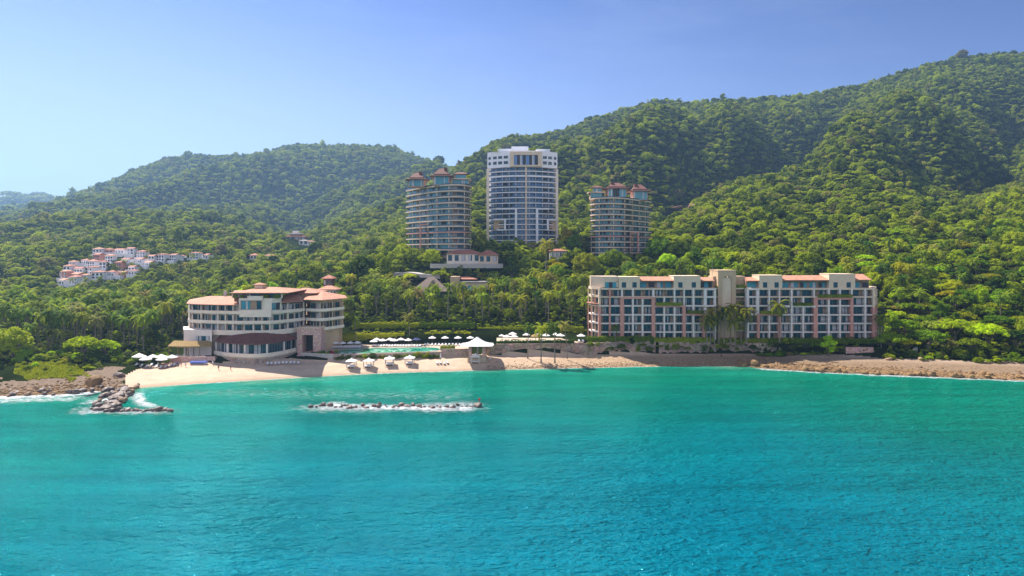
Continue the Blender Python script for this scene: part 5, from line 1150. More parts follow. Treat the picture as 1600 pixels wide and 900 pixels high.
# hand-placed trees that the photograph shows clearly
HAND = [
 (487, 398, 8.2, 'rounded', 'dark green', 'broad dark round tree above the hotel hip roofs, left of the pagoda house'),
 (566, 366, 9.5, 'rounded', 'mid green', 'largest mid green round tree right of the pagoda house'),
 (598, 374, 8.5, 'loose', 'mid green', 'big loose tree between the pagoda house and the road bend'),
 (545, 312, 6.2, 'loose', 'bright green', 'pale green leafy tree touching the right wing of the white hotel'),
 (573, 318, 5.2, 'loose', 'bright green', 'bright leafy tree second from the right wing of the white hotel'),
 (413, 322, 6.6, 'spreading', 'yellow green', 'yellow green tree peeping over the penthouse roof of the white hotel'),
 (444, 324, 6.0, 'spreading', 'yellow green', 'yellow green tree behind the gap right of the penthouse roof'),
 (372, 326, 6.0, 'spreading', 'yellow green', 'yellow green canopy behind the chimney of the white hotel'),
 (338, 322, 6.5, 'spreading', 'yellow green', 'yellow green canopy behind the left roof of the white hotel'),
 (303, 318, 6.0, 'spreading', 'yellow green', 'yellow green canopy at the left end of the white hotel roof'),
 (240, 268, 6.0, 'loose', 'yellow green', 'bright yellow green tree at the right edge of the coconut grove'),
 (132, 250, 7.6, 'spreading', 'bright green', 'wide green shore tree before the coconut grove'),
 (165, 255, 5.4, 'spreading', 'bright green', 'smaller spreading shore tree right of the wide one'),
 (20, 250, 7.0, 'rounded', 'mid green', 'round bushy shore tree at the far left edge'),
 (-25, 248, 7.0, 'rounded', 'mid green', 'round bushy shore tree cut off by the left picture edge'),
 (640, 372, 4.0, 'spreading', 'yellow green', 'yellow green tree standing above the road bend'),
 (688, 372, 5.4, 'spreading', 'yellow green', 'low yellow green spreading tree between the road and the thatched hall'),
 (885, 432, 8.6, 'loose', 'golden green', 'tall golden green tree right beside the foot of the white tower'),
 (898, 420, 8.0, 'loose', 'bright green', 'tall bright tree between white tower and right brown tower'),
 (915, 378, 8.2, 'rounded', 'mid green', 'big round tree below the left corner of the right brown tower'),
 (958, 386, 7.2, 'rounded', 'mid green', 'round tree below the middle of the right brown tower'),
 (1030, 398, 9.0, 'rounded', 'dark green', 'dark round tree at the right foot of the right brown tower'),
 (1060, 392, 9.0, 'rounded', 'dark green', 'second dark round tree right of the brown tower'),
 (752, 425, 6.4, 'loose', 'golden green', 'golden green tree in the gap between left and white towers'),
 (800, 372, 7.6, 'loose', 'yellow green', 'broad yellowish tree right of the two pavilions'),
 (832, 376, 6.4, 'loose', 'mid green', 'mid green tree left of the tall lone palm'),
 (1294, 271, 5.0, 'loose', 'bright green', 'bright green tree standing before the right salmon hotel block'),
 (1395, 296, 5.5, 'loose', 'mid green', 'tree squeezed against the back right corner of the right salmon block'),
 (1412, 284, 7.0, 'spreading', 'bright green', 'bright spreading tree touching the right end of the hotel'),
 (1450, 272, 7.5, 'spreading', 'bright green', 'low bright spreading tree at the shore right of the hotel'),
 (1492, 281, 8.5, 'spreading', 'mid green', 'wide mid green tree in the middle of the shore wood'),
 (1545, 274, 7.6, 'spreading', 'bright green', 'bright spreading shore tree near the right picture edge'),
 (1588, 270, 7.0, 'spreading', 'mid green', 'spreading shore tree at the right picture edge'),
]
for px, Y, r, kd, ti, lab in HAND: plant_tree(px, Y, r, kd, ti, lab, None)
rh = random.Random(8)
for i, px in enumerate((694, 707, 719, 733, 746, 760, 774, 786)):
    plant_tree(px, 377.5+rh.uniform(-1, 1), rh.uniform(2.4, 3.4), 'loose', rh.choice(['mid green', 'dark green', 'bright green']), f'{ORD[i]} from the left of the small trees under the pavilion terrace wall', None)
for i, px in enumerate((642, 656, 668, 683, 712, 728, 744, 758)):
    plant_tree(px, 351+rh.uniform(-2, 3), rh.uniform(2.6, 3.6), 'loose', rh.choice(['mid green', 'yellow green', 'bright green']), f'{ORD[i]} from the left of the trees before the thatched hall and pool house', None)
# scattered near woods: the largest as trees of their own, the rest joins the far forest
rng = np.random.default_rng(4); cand = []
sp = 7.6
for Y in np.arange(262, 440, sp*.87):
    half = 900*Y/F
    for X in np.arange(-half, half, sp):
        x = X+rng.uniform(-.42, .42)*sp; y = Y+rng.uniform(-.42, .42)*sp; px = CX+x*F/y
        if excluded(px, y): continue
        grove = px < 290 and y < 345; cen = 548 < px < 925 and y < 354
        if grove and rng.random() > .08: continue
        if cen and (y < 309 or rng.random() > .4): continue
        if any(abs(px-h[0])*y/F < h[2]*.75 and abs(y-h[1]) < h[2]*.75 for h in HAND): continue
        r = rng.uniform(3.4, 6.6) if px > 1385 else rng.uniform(3.2, 5.8)
        if grove or cen: r = rng.uniform(2.3, 3.3)
        zg = g1(px, y)
        if hidden(px, y, zg+1.7*r): continue
        cand.append((px, y, r, zg))
cand.sort(key=lambda c: -c[2]/c[1])
NEAR = 300-len(HAND)-18
left_over = []
for i, (px, y, r, zg) in enumerate(cand):
    if i >= NEAR or not -40 < px < 1640: left_over.append((px, y, r, zg)); continue
    kd = rng.choice(['spreading', 'rounded', 'loose'], p=[.6, .15, .25] if px > 1385 else [.35, .35, .3])
    ti = rng.choice(['yellow green', 'bright green', 'mid green', 'dark green'], p=[.22, .3, .3, .18])
    zn = zone(px, y); plant_tree(px, y, r, str(kd), str(ti), f'{ti} {KINDW[kd]} tree {zn}', f'{ti} {KINDW[kd]} trees {zn}', z=zg)
print('near candidates', len(cand), 'left over', len(left_over))

# ------------------------------------------------------------------ palms
def palms(n, pr, yr, s, lab, grp, md, tint=(1, 1, 1), seed=1, h=12.5):
    r = np.random.default_rng(seed); got = []; tries = 0
    while len(got) < n and tries < n*60:
        tries += 1; Y = r.uniform(*yr); px = r.uniform(*pr); x, _ = XY(px, Y)
        if excluded(px, Y) or any((x-a)**2+(Y-b)**2 < md*md for a, b in got): continue
        q = r.uniform(*s)
        if hidden(px, Y, g1(px, Y)+h*q): continue
        got.append((x, Y)); plant_palm(px, Y, q, lab, grp, tint=tint)
palms(150, (-50, 288), (266, 345), (.95, 1.3), 'tall coconut palm in the dense grove left of the white hotel', 'coconut palms of the left grove', 4.3, (.92, 1.05, .9), 3)
palms(24, (-50, 110), (256, 268), (.5, .8), 'short palm at the sea side of the left coconut grove', 'short palms before the left grove', 4.5, (.8, .95, .9), 4)
palms(80, (548, 918), (308, 352), (.75, 1.1), 'coconut palm in the garden between the two hotels', 'coconut palms of the hotel garden', 5.4, (1.0, 1.05, .85), 5)
palms(34, (1390, 1640), (300, 420), (.7, 1.0), 'palm standing up among the round trees of the right wood', 'palms in the right wood', 9, (.9, 1.05, .9), 6)
palms(16, (1000, 1390), (335, 430), (.8, 1.0), 'palm on the slope above the salmon hotel roofs', 'palms above the salmon hotel', 9, (.9, 1.05, .9), 7)
palms(14, (300, 545), (306, 420), (.8, 1.0), 'palm on the slope above the white hotel roofs', 'palms above the white hotel', 9, (.9, 1.05, .9), 8)
plant_palm(853, 372, 1.55, 'tallest lone palm with bare pale trunk below the white tower', None, z=zz(433, 372), v=0)
for px, Y, s, lab, z in [
 (824.5, 268, .95, 'leftmost thin beach palm before the rock wall', 3.2), (845.5, 264, 1.05, 'second thin beach palm from the left, planted low on the sand', 2.6),
 (867, 263, 1.1, 'third thin beach palm from the left, tallest of its row', 2.6), (886, 268, .95, 'rightmost thin beach palm of the row before the rock wall', 3.4),
 (1110, 279, 1.1, 'rear palm at the left of the cluster before the stair tower', 7), (1141, 279.5, 1.12, 'rear palm in the middle of the cluster before the stair tower', 7), (1158, 279.5, 1.05, 'rear palm at the right of the cluster before the stair tower', 7), (1124, 279.6, 1.05, 'rear palm behind the second front palm of the cluster', 7),
 (1104, 277, 1.12, 'leftmost palm of the cluster before the stair tower', 5), (1117, 276, 1.02, 'second palm from the left in the cluster before the stair tower', 5), (1131, 277.5, 1.12, 'third palm from the left in the cluster before the stair tower', 5.5),
 (1149, 276.5, 1.02, 'fourth palm from the left in the cluster before the stair tower', 5.5), (1166, 277, 1.12, 'rightmost palm of the cluster before the stair tower', 5.5),
 (1218, 277, 1.38, 'tall single palm before the left part of the right salmon block', 6), (1377, 276, 1.0, 'drooping palm at the right corner of the right salmon block', 6),
 (1372, 279, .8, 'small dark palm tucked behind the right corner palm', 7), (962, 279, .6, 'short dark palm before the left salmon block', 7.5),
 (556, 286, .85, 'palm between the hotel wing and the pool parasols', 6), (640, 291, .9, 'palm in the middle of the clipped hedges', 8)]:
    plant_palm(px, Y, s, lab, None, z=z, tint=(1.15, 1.1, .9))

# ------------------------------------------------------------------ hedges and shrubs
def hedge(pts, wdt, h, label, z=None, tint='yellow green', card=.42):
    p = [XY(*q) for q in pts]; zb = min(gxy(*q) for q in p)-.3 if z is None else z
    o = leaf_box(p, wdt, zb, zb+h, 'hedge', M['hedge'], None, card=card, dens=9); o.color = (*TINT[tint], 1); return tag(o, label, 'hedge')
hedge([(552, 297), (600, 297), (655, 297)], 2.2, 3.6, 'upper yellow green clipped hedge left of the middle garden palm', 10.2)
hedge([(657, 297.5), (700, 297.5), (742, 298)], 2.2, 3.4, 'upper yellow green clipped hedge right of the middle garden palm', 10.4)
hedge([(535, 289), (580, 290), (632, 291)], 2.6, 3.4, 'lower clipped hedge behind the left pool parasols', 6.6)
hedge([(664, 292), (700, 292.5), (736, 293)], 2.2, 3.4, 'lower clipped hedge behind the middle parasol row', 6.8)
hedge([(745, 298), (800, 299), (912, 300)], 2.4, 3.2, 'long loose hedge behind the right parasols', 8.6, 'mid green')
hedge([(688, 270.4), (700, 270.6), (711, 271)], 2, 1.8, 'small yellow green hedge between the pool end and the pavilion', 5.5)
hedge([(776, 273), (810, 273.8), (845, 274.5), (897, 275.8)], 1.6, 1.3, 'dark low hedge along the top of the rough rock wall', 7.7, 'dark green')
hedge([(918, 279.3), (960, 280), (1020, 280.2)], 1.8, 2.3, 'dark hedge before the left half of the left salmon block', 7.6, 'dark green', .5)
hedge([(1022, 280.2), (1070, 280.2), (1115, 280.3)], 1.8, 1.9, 'green lawn edge hedge before the right half of the left salmon block', 7.4, 'mid green', .5)
hedge([(1120, 280.6), (1160, 280.6), (1200, 280.4)], 1.6, 1.8, 'hedge between the palm cluster and the right salmon block', 7.2, 'mid green', .5)
hedge([(1202, 280.2), (1250, 280), (1330, 279.6), (1390, 279.4)], 1.8, 2.2, 'dark hedge before the right salmon block', 7.0, 'dark green', .5)
def shrub(px, Y, r, tint, label, group, z=None):
    rng2 = random.Random(int(px*7+Y*3)); x, _ = XY(px, Y); s = r/5
    o = link('shrub', TREE[rng2.choice(['rounded', 'loose', 'spreading'])][rng2.randrange(3)][0]); o.location = (x, Y, (g1(px, Y) if z is None else z)-r*.35); o.rotation_euler[2] = rng2.uniform(0, 6.28)
    o.scale = (s, s, s*rng2.uniform(.7, 1)); o.color = tinted(rng2, TINT[tint]); return tag(o, label, 'shrub', group)
r_ = random.Random(3)
for i in range(30): px = 528+i*5.4+r_.uniform(-2, 2); shrub(px, 258.6+(px-528)*.042+r_.uniform(-.6, .5), r_.uniform(.9, 1.7), r_.choice(['mid green', 'yellow green', 'dark green']), 'green shrub at the foot of the wall below the pool', 'shrubs below the pool wall', r_.uniform(3.0, 4.2))
for i in range(64): px = 920+i*7.7+r_.uniform(-3, 3); shrub(px, 276.8+r_.uniform(-1.2, 1.6)-(6 if px > 1370 else 0)-(2.5 if px > 1250 else 0), r_.uniform(.9, 2.1), r_.choice(['mid green', 'dark green', 'dark green']), 'green shrub growing on the rock bluff below the salmon hotel', 'shrubs on the bluff below the salmon hotel', r_.uniform(4.0, 7.6)-(2 if px > 1380 else 0))
for i in range(16): px = 1190+i*9.0+r_.uniform(-3, 3); shrub(px, 274.5+r_.uniform(-1, 1), r_.uniform(1.2, 2.4), r_.choice(['mid green', 'dark green', 'bright green']), 'leafy shrub at the back of the beach below the right salmon block', 'shrubs at the back of the right beach', None)
for i in range(40): shrub(r_.uniform(-60, 205), r_.uniform(246, 264), r_.uniform(1.5, 3.2), r_.choice(['mid green', 'bright green', 'dark green']), 'low green shrub on the shore before the coconut grove', 'shrubs before the left coconut grove')
for i in range(22): shrub(r_.uniform(185, 265), r_.uniform(250, 262), r_.uniform(1.2, 2.4), r_.choice(['mid green', 'bright green', 'dark green']), 'green shrub behind the left beach parasols', 'shrubs behind the left beach parasols')
for i in range(30): shrub(1385+i*8.6+r_.uniform(-3, 3), r_.uniform(264, 269)-.05*(i*8.6), r_.uniform(1.2, 2.6), r_.choice(['mid green', 'dark green', 'dark green']), 'dark shrub at the foot of the right wood', 'shrubs at the foot of the right wood')
for i in range(9): shrub(490+i*5+r_.uniform(-2, 2), 261.5+r_.uniform(-.6, 1), r_.uniform(.8, 1.5), r_.choice(['yellow green', 'dark green']), 'garden shrub between the salmon portal and the pool', 'garden shrubs by the portal', 5.2)
for i in range(16): shrub(20+i*9+r_.uniform(-4, 4), r_.uniform(233, 247), r_.uniform(.8, 1.8), r_.choice(['yellow green', 'bright green', 'mid green']), 'small green bush dotted over the grassy shore patch', 'bushes on the grassy shore patch')
# bougainvillea-like red bush by the pool's left end
M['blossom'] = leaf_mat('pink_blossom', (.25, .02, .06), (.5, .05, .12))
o = shrub(519, 260.3, 1.2, 'mid green', 'pink flowering bush at the left end of the pool', None, 5.2); o.data = o.data.copy(); o.data.materials[0] = M['blossom']
# grass patch on the left shore
def grass():
    m = MB(); r = np.random.default_rng(9)
    for _ in range(22000):
        px = r.uniform(-10, 180); Y = r.uniform(218, 256)
        if ((px-85)/70)**2+((Y-235)/12)**2 > .35+.9*vnoise(px/14, Y/3, 8): continue
        x, _ = XY(px, Y); z = g1(px, Y)-.08; h = r.uniform(.2, .5)+.7*vnoise(px/9, Y/2, 44)**2; a = r.uniform(0, 6.28); dx, dy = .22*math.cos(a), .22*math.sin(a); lx, ly = r.normal(0, .18, 2)
        m.add([(x-dx, Y-dy, z), (x+dx, Y+dy, z), (x+lx, Y+ly, z+h)], [(0, 1, 2)])
    tag(m.build('grass', M['hedge']), kind='stuff')
grass()

# ------------------------------------------------------------------ far forest: one mass over hills and slopes
def scatter_mass(name, P, S_, V, RZ):
    global SCATTER
    me = bpy.data.meshes.new(name); me.from_pydata([tuple(map(float, p)) for p in P], [], [])
    q = np.array(S_, np.float32); zv = np.random.default_rng(6).uniform(.62, 1.15, len(q)).astype(np.float32)
    a = me.attributes.new('scl', 'FLOAT_VECTOR', 'POINT'); a.data.foreach_set('vector', np.stack([q, q, q*np.where(np.array(V) == 9, 1, zv)], -1).astype(np.float32).ravel())
    a = me.attributes.new('var', 'INT', 'POINT'); a.data.foreach_set('value', np.array(V, np.int32))
    a = me.attributes.new('rot', 'FLOAT_VECTOR', 'POINT'); a.data.foreach_set('vector', np.array([(0, 0, q) for q in RZ], np.float32).ravel())
    o = tag(link(name, me), kind='stuff')
    md = o.modifiers.new('scatter', 'NODES'); md.node_group = SCATTER
def make_scatter():
    ng = bpy.data.node_groups.new('forest_scatter', 'GeometryNodeTree')
    ng.interface.new_socket(name='Geometry', in_out='INPUT', socket_type='NodeSocketGeometry'); ng.interface.new_socket(name='Geometry', in_out='OUTPUT', socket_type='NodeSocketGeometry')
    N = ng.nodes; gi = N.new('NodeGroupInput'); go = N.new('NodeGroupOutput'); ip = N.new('GeometryNodeInstanceOnPoints'); gi2 = N.new('GeometryNodeGeometryToInstance')
    src = {}
    for ob in bpy.data.objects:
        if ob.type == 'MESH' and ob.parent and ob.name.startswith('crown') and ob.parent.name.startswith(('tree', 'palm_tree')) and ob.data.name not in src: src[ob.data.name] = ob
    order = [TREE[k][s][0].name for k in ('rounded', 'spreading', 'loose') for s in range(3)]+[PALM[2][1].name]
    for nm in reversed(order):
        if nm not in src: continue
        oi = N.new('GeometryNodeObjectInfo'); oi.inputs['Object'].default_value = src[nm]; oi.transform_space = 'ORIGINAL'; oi.inputs['As Instance'].default_value = False
        ng.links.new(oi.outputs['Geometry'], gi2.inputs[0])
    def attr(nm, ty): q = N.new('GeometryNodeInputNamedAttribute'); q.data_type = ty; q.inputs['Name'].default_value = nm; return q.outputs['Attribute']
    ng.links.new(gi.outputs[0], ip.inputs['Points']); ng.links.new(gi2.outputs[0], ip.inputs['Instance']); ip.inputs['Pick Instance'].default_value = True
    ng.links.new(attr('var', 'INT'), ip.inputs['Instance Index']); ng.links.new(attr('scl', 'FLOAT_VECTOR'), ip.inputs['Scale'])
    er = N.new('FunctionNodeEulerToRotation'); ng.links.new(attr('rot', 'FLOAT_VECTOR'), er.inputs[0]); ng.links.new(er.outputs[0], ip.inputs['Rotation'])
    ng.links.new(ip.outputs[0], go.inputs[0])
    return ng
def forest():
    P, S_, V, RZ = [], [], [], []; r = np.random.default_rng(21)
    # visibility of the ground in each column, seen with some margin
    ang = (TZ+14-CZ)/TY; run = np.maximum.accumulate((TZ-CZ)/TY, axis=1); vis = ang >= run-.004
    for y0, y1, sp in ((436, 620, 6.6), (620, 850, 6.2), (850, 1150, 6.2), (1150, 1420, 6.9), (1420, 1750, 9.5), (1750, 2050, 9), (2050, 2400, 22), (3000, 3900, 30)):
        ys = np.arange(y0, y1, sp*.87); 
        for Y in ys:
            half = 1.02*Y*1000/F; xs = np.arange(-half, half, sp)+r.uniform(0, sp)
            x = xs+r.uniform(-.45, .45, len(xs))*sp; y = Y+r.uniform(-.45, .45, len(xs))*sp
            px = CX+x*F/y; ok = (px > -200) & (px < 1800)
            i = np.clip(np.searchsorted(GP, px)-1, 0, len(GP)-2); j = np.clip(np.searchsorted(GY, y)-1, 0, len(GY)-2); ok &= vis[i, j] | vis[i, np.minimum(j+1, len(GY)-1)]
            x, y, px = x[ok], y[ok], px[ok]; z = gz(px, y)
            keep = np.ones(len(x), bool)
            if y0 < 760: keep = np.array([not excluded(a, b) for a, b in zip(px, y)])
            x, y, z, px = x[keep], y[keep], z[keep], px[keep]
            s = sp*.57/5*np.exp(r.normal(0, .26, len(x)))*(1+.35*(r.random(len(x)) < .10))
            inv = (px > 75) & (px < 335) & (y < 625); s = np.where(inv, s*.62, s)
            pv_ = r.choice(9, len(x), p=[.12, .12, .12, .13, .13, .13, .09, .08, .08]); pp_ = (r.random(len(x)) < (.09 if y0 < 800 else .03)); pv_ = np.where(pp_, 9, pv_); s[pp_] = r.uniform(.6, .85, pp_.sum()); V += list(pv_); P += list(zip(x, y, z-.4*s)); S_ += list(s); RZ += list(r.uniform(0, 6.28, len(x)))
    for px, y, rr, zg in left_over: P.append((*XY(px, y), zg)); S_.append(rr/5); V.append(int(r.integers(9))); RZ.append(r.uniform(0, 6.28))
    print('forest crowns', len(P))
    scatter_mass('forest', P, S_, V, RZ)
def undergrowth():
    P, S_, V, RZ = [], [], [], []; r = np.random.default_rng(33); sp = 2.9
    for Y in np.arange(228, 640, sp):
        half = 870*Y/F
        for X in np.arange(-half, half, sp):
            x = X+r.uniform(-.5, .5)*sp; y = Y+r.uniform(-.5, .5)*sp; px = CX+x*F/y
            if y > 446 and not 60 < px < 345: continue
            if px < 205 and y < 400:
                if y < 246 and (((px-85)/72)**2+((y-235)/13)**2 < 1 or y < 229+r.uniform(0, 6) or px > 150): continue
            elif y < 305 and px < 268: 
                if y < 251+max(0, (px-235)*.12): continue
            elif excluded(px, y) and not (640 < px < 800 and 373 < y < 379.5) and not (745 < px < 925 and 297 < y < 304) and not (548 < px <= 745 and 291 < y < 304) and not (px >= 1385 and y > 264): continue
            if 775 < px < 920 and y < 294: continue
            s = r.uniform(.9, 1.9)*(.6 if (px < 290 and y < 345) or (540 < px < 925 and y < 350) else 1)
            if y > 446: P.append((x, y, gxy(x, y)-.2)); S_.append(s*.9/5); V.append(int(r.integers(9))); RZ.append(r.uniform(0, 6.28)); continue
            if y > 340: s *= r.uniform(1.0, 1.6)
            P.append((x, y, gxy(x, y)-.25*s)); S_.append(s/5); V.append(int(r.integers(9))); RZ.append(r.uniform(0, 6.28))
    print('undergrowth', len(P)); scatter_mass('undergrowth', P, S_, V, RZ)
SCATTER = make_scatter()
forest(); undergrowth()
# ------------------------------------------------------------------ rocks
def rock_mesh(seed, material):
    v, f = ICO2; rng = np.random.default_rng(seed); off = rng.uniform(0, 50, 3); sc = rng.uniform(.75, 1.25, 3)
    m = MB(); out = []
    for p in v:
        p = np.array(p); n = vnoise(p[0]*1.3+off[0], p[1]*1.3+p[2]*1.9+off[1], seed); k = .75+.5*float(n)
        q = p*k*sc; q = np.sign(q)*np.abs(q)**.85; q[2] = q[2]*.72; out.append(tuple(q))
    m.add(out, f); o = m.build('boulder', M[material]); me = o.data; bpy.data.objects.remove(o); return me
OROCK = [rock_mesh(s+40, 'ochrerock') for s in range(4)]
ROCK = [rock_mesh(s, 'rock') for s in range(4)]; DROCK = [rock_mesh(s+20, 'darkrock') for s in range(4)]
r_ = random.Random(12)
def boulder(px, Y, s, z, lab, grp, dark=False):
    o = link('boulder', r_.choice(DROCK if dark else OROCK if 'ochre' in lab or 'reddish' in lab else ROCK)); x, _ = XY(px, Y); o.location = (x, Y, z); o.rotation_euler = (r_.uniform(-.4, .4), r_.uniform(-.4, .4), r_.uniform(0, 6.28)); o.scale = (s*r_.uniform(.8, 1.3), s*r_.uniform(.8, 1.2), s*r_.uniform(.7, 1.1))
    return tag(o, lab, 'boulder', grp)
# stone jetty: a low rubble core carrying boulders
def mound(path, w, h, name, label, cat, material):
    p = resample([XY(*q) for q in path], 26); rows = [-1, -.6, -.25, .1, .5, 1]; hh = [-.6, .35, .9, 1, .5, -.6]; vs = []; n = len(rows); rr = np.random.default_rng(5)
    for i, (x, y) in enumerate(p):
        a = p[max(0, i-1)]; c = p[min(len(p)-1, i+1)]; d = Vector((c[0]-a[0], c[1]-a[1])); d.normalize(); e = min(1, (len(p)-1-i)/3+.25)
        for r, q in zip(rows, hh): vs.append((x-d.y*r*w*e+rr.uniform(-.4, .4), y+d.x*r*w*e+rr.uniform(-.4, .4), h*q+rr.uniform(-.2, .25)))
    m = MB(); m.add(vs, [(i*n+j, (i+1)*n+j, (i+1)*n+j+1, i*n+j+1) for i in range(len(p)-1) for j in range(n-1)]); return tag(m.build(name, material), label, cat)
mound([(203, 236), (196, 222), (186, 208), (173, 196), (164, 190.5)], 3.6, .8, 'stone_jetty', 'rubble jetty running out from the left end of the beach', 'jetty', M['darkrock'])
for i in range(96):
    f = r_.random()**.85; px = 203-40*f; Y = 234-44*f; boulder(px+r_.uniform(-24, 22), Y+r_.uniform(-1.5, 1.5), r_.uniform(.45, 1.15), r_.uniform(.1, 1.0)*(1-.25*f), 'dark brown boulder on the stone jetty', 'boulders of the stone jetty', r_.random() < .7)
for i in range(22): px = 166+102*(i/21); boulder(px, 189.3+r_.uniform(-.8, .8), r_.uniform(.45, 1.0), r_.uniform(0, .6), 'dark boulder in the low spur right of the jetty tip', 'boulders of the spur at the jetty tip', True)
for i in range(48): px = r_.uniform(-40, 178); ys = float(shoreY(px)); boulder(px, ys+r_.uniform(-2.5, 9), r_.uniform(.4, 1.25), r_.uniform(.0, .4)+max(0, g1(px, ys+4)*.5), 'brown boulder on the rocky left shore', 'boulders of the rocky left shore', r_.random() < .7)
boulder(186, 231, 2.4, 2.2, 'largest dark rock leaning at the root of the jetty', None, True); boulder(146, 222, 2.6, 1.6, 'big reddish rock at the right end of the rocky left shore', None, False)
for i in range(46):
    px = 480+270*(i+r_.random())/46; boulder(px, 194.6+r_.uniform(-1.6, 1.8), r_.uniform(.3, .9)*r_.uniform(.7, 1.15), r_.uniform(-.1, .4), 'dark boulder awash in the offshore breakwater', 'boulders of the offshore breakwater', True)
boulder(747, 195, 1.25, .5, 'largest dark rock at the right end of the breakwater, beside the red marker', None, True)
for i in range(90):
    px = r_.uniform(1160, 1640); ys = float(shoreY(px)); boulder(px, ys+r_.uniform(-.8, 4.5), r_.uniform(.55, 1.5), r_.uniform(.1, .8), 'ochre boulder on the rocky shore right of the beach', 'boulders of the right shore')
boulder(1178, float(shoreY(1178))+1.5, 1.9, .9, 'largest reddish boulder where the sandy beach meets the rocky right shore', None)
for px, Y, s in ((1388, 264, 1.2), (1440, 262, 1.1)): boulder(px, Y, s, g1(px, Y)+.2, 'pale boulder lying on the back of the right beach, ' + ('left one' if px < 1400 else 'right one'), None)
def shingle():
    P, V, Q = [], [], []; r = np.random.default_rng(2)
    for _ in range(3400):
        px = r.uniform(1150, 1680); ys = float(shoreY(px)); Y = ys+abs(r.normal(0, 3.2))-.6; P.append((*XY(px, Y), g1(px, Y)+.05)); Q.append(r.uniform(.2, .62)); V.append(int(r.integers(4)))
    for _ in range(1100):
        px = r.uniform(-80, 190); ys = float(shoreY(px)); Y = ys+abs(r.normal(0, 5))-1; P.append((*XY(px, Y), g1(px, Y)+.05)); Q.append(r.uniform(.2, .6)); V.append(int(r.integers(4)))
    for _ in range(1500):
        px = r.uniform(760, 1150); ys = float(shoreY(px)); Y = ys+abs(r.normal(1.5, 2.2)); P.append((*XY(px, Y), g1(px, Y)+.0)); Q.append(r.uniform(.1, .28)); V.append(int(r.integers(4)))
    m = MB()
    M4 = []
    for me in ROCK: M4.append(([tuple(v.co) for v in me.vertices], [tuple(p.vertices) for p in me.polygons]))
    co = np.empty((0, 3)); vs = []; fs = []
    lowv, lowf = ICO1
    for (x, y, z), s in zip(P, Q):
        b_ = len(vs); k = r.uniform(.75, 1.3, 3); j = r.uniform(.8, 1.2, len(lowv))
        vs += [(x+v[0]*s*k[0]*q, y+v[1]*s*k[1]*q, z+v[2]*s*.7*k[2]*q) for v, q in zip(lowv, j)]; fs += [tuple(b_+i for i in f) for f in lowf]
    m.v, m.f, m.m = vs, fs, [0]*len(fs); tag(m.build('shingle', M['ochrerock']), kind='stuff')
shingle()

# ------------------------------------------------------------------ parasols
def parasol_template():
    t = thing('parasol', '', 'parasol')
    m = MB(); m.tube((0, 0, 0), (0, 0, 2.75), .045, .035, 8); m.tube((0, 0, 0), (0, 0, .12), .32, .3, 10); m.build('pole', M['wood'], t, local=True)
    m = MB(); n = 8; vs = []
    for r, z in ((1.75, 1.98), (1.75, 2.16), (1.2, 2.42), (.6, 2.74), (.08, 2.98)):
        vs += [(r*math.cos(6.2832*i/n), r*math.sin(6.2832*i/n), z+(.0 if r < 1.7 else .05*(i % 2))) for i in range(n)]
    m.add(vs, [(j*n+i, j*n+(i+1) % n, (j+1)*n+(i+1) % n, (j+1)*n+i) for j in range(4) for i in range(n)]+[tuple(range(4*n, 5*n))]); m.build('canopy', M['canvas'], t, local=True)
    m = MB(); m.tube((0, 0, 2.97), (0, 0, 3.12), .05, .03, 6); m.build('finial', M['wood'], t, local=True)
    return t
PAR = parasol_template(); used = [False]
def parasol(px, Y, label, z=None, s=1.0, blue=False, group=None):
    x, _ = XY(px, Y); loc = (x, Y, g1(px, Y) if z is None else z)
    if not used[0]: used[0] = True; o = PAR; o.location = loc; o['label'] = label
    else: o = dup(PAR, loc, r_.uniform(0, .7), label)
    o.scale = (s*.95,)*3
    if group: o['group'] = group
    if blue:
        for c in o.children:
            if c.name.startswith('canopy'): c.data = c.data.copy(); c.data.materials[0] = M['bluecanvas']
G1 = 'parasols round the pool'
for i, px in enumerate((524.5, 535, 547.5, 558.5)): parasol(px, 277+i*.4, f'white parasol at the left end of the pool, {ORD[i]} from the left', 5.52, .95, group=G1)
for i, (px, Y) in enumerate(((584, 281), (588.5, 287), (598, 284), (609.5, 287), (616, 284), (626.5, 287), (638, 285))): parasol(px, Y, f'white parasol behind the middle of the pool, {ORD[i]} of seven from the left', 5.52, 1.05, group=G1)
parasol(651, 284, 'navy blue parasol behind the pool, the only dark one', 5.52, 1.25, True)
for i, px in enumerate((675.5, 695.5, 715.5, 735)): parasol(px, 288.5, f'white parasol in the spaced row between pool and pavilion, {ORD[i]} from the left', 6.1, 1.02, group=G1)
for i, (px, Y, s) in enumerate(((784, 285, .8), (801, 286, 1.12), (792, 278, 1.05), (803.5, 278, 1.05), (822.5, 285, 1.0), (842, 286, 1.0), (853, 281, 1.1), (868, 286, 1.0), (876, 280, 1.15), (908, 280, 1.1))):
    parasol(px, Y, f'white parasol on the terrace right of the pavilion, {ORD[i]} of ten from the left', 7.9, s, group='parasols right of the pavilion')
for i, (px, Y, s) in enumerate(((217.5, 248, 1.5), (227.5, 246, 1.35), (238.5, 251.5, 1.2), (252, 251, 1.35), (253.5, 247.5, 1.35), (269, 249.5, 1.25))):
    parasol(px, Y, ['largest white parasol at the left end of the sand beach', 'white parasol overlapping the largest left beach one', 'white parasol behind the left beach group', 'white parasol in the middle of the left beach group, rear of two', 'white parasol in the middle of the left beach group, front of two', 'white parasol at the right of the left beach group'][i], None, s, group='parasols on the left beach')
o = thing('palapa', 'straw coloured palm leaf sunshade right of the pavilion', 'sunshade', (*XY(837, 280), 7.9))
m = MB(); m.tube((0, 0, 0), (0, 0, 2.6), .09, .08, 8); m.build('pole', M['wood'], o, local=True)
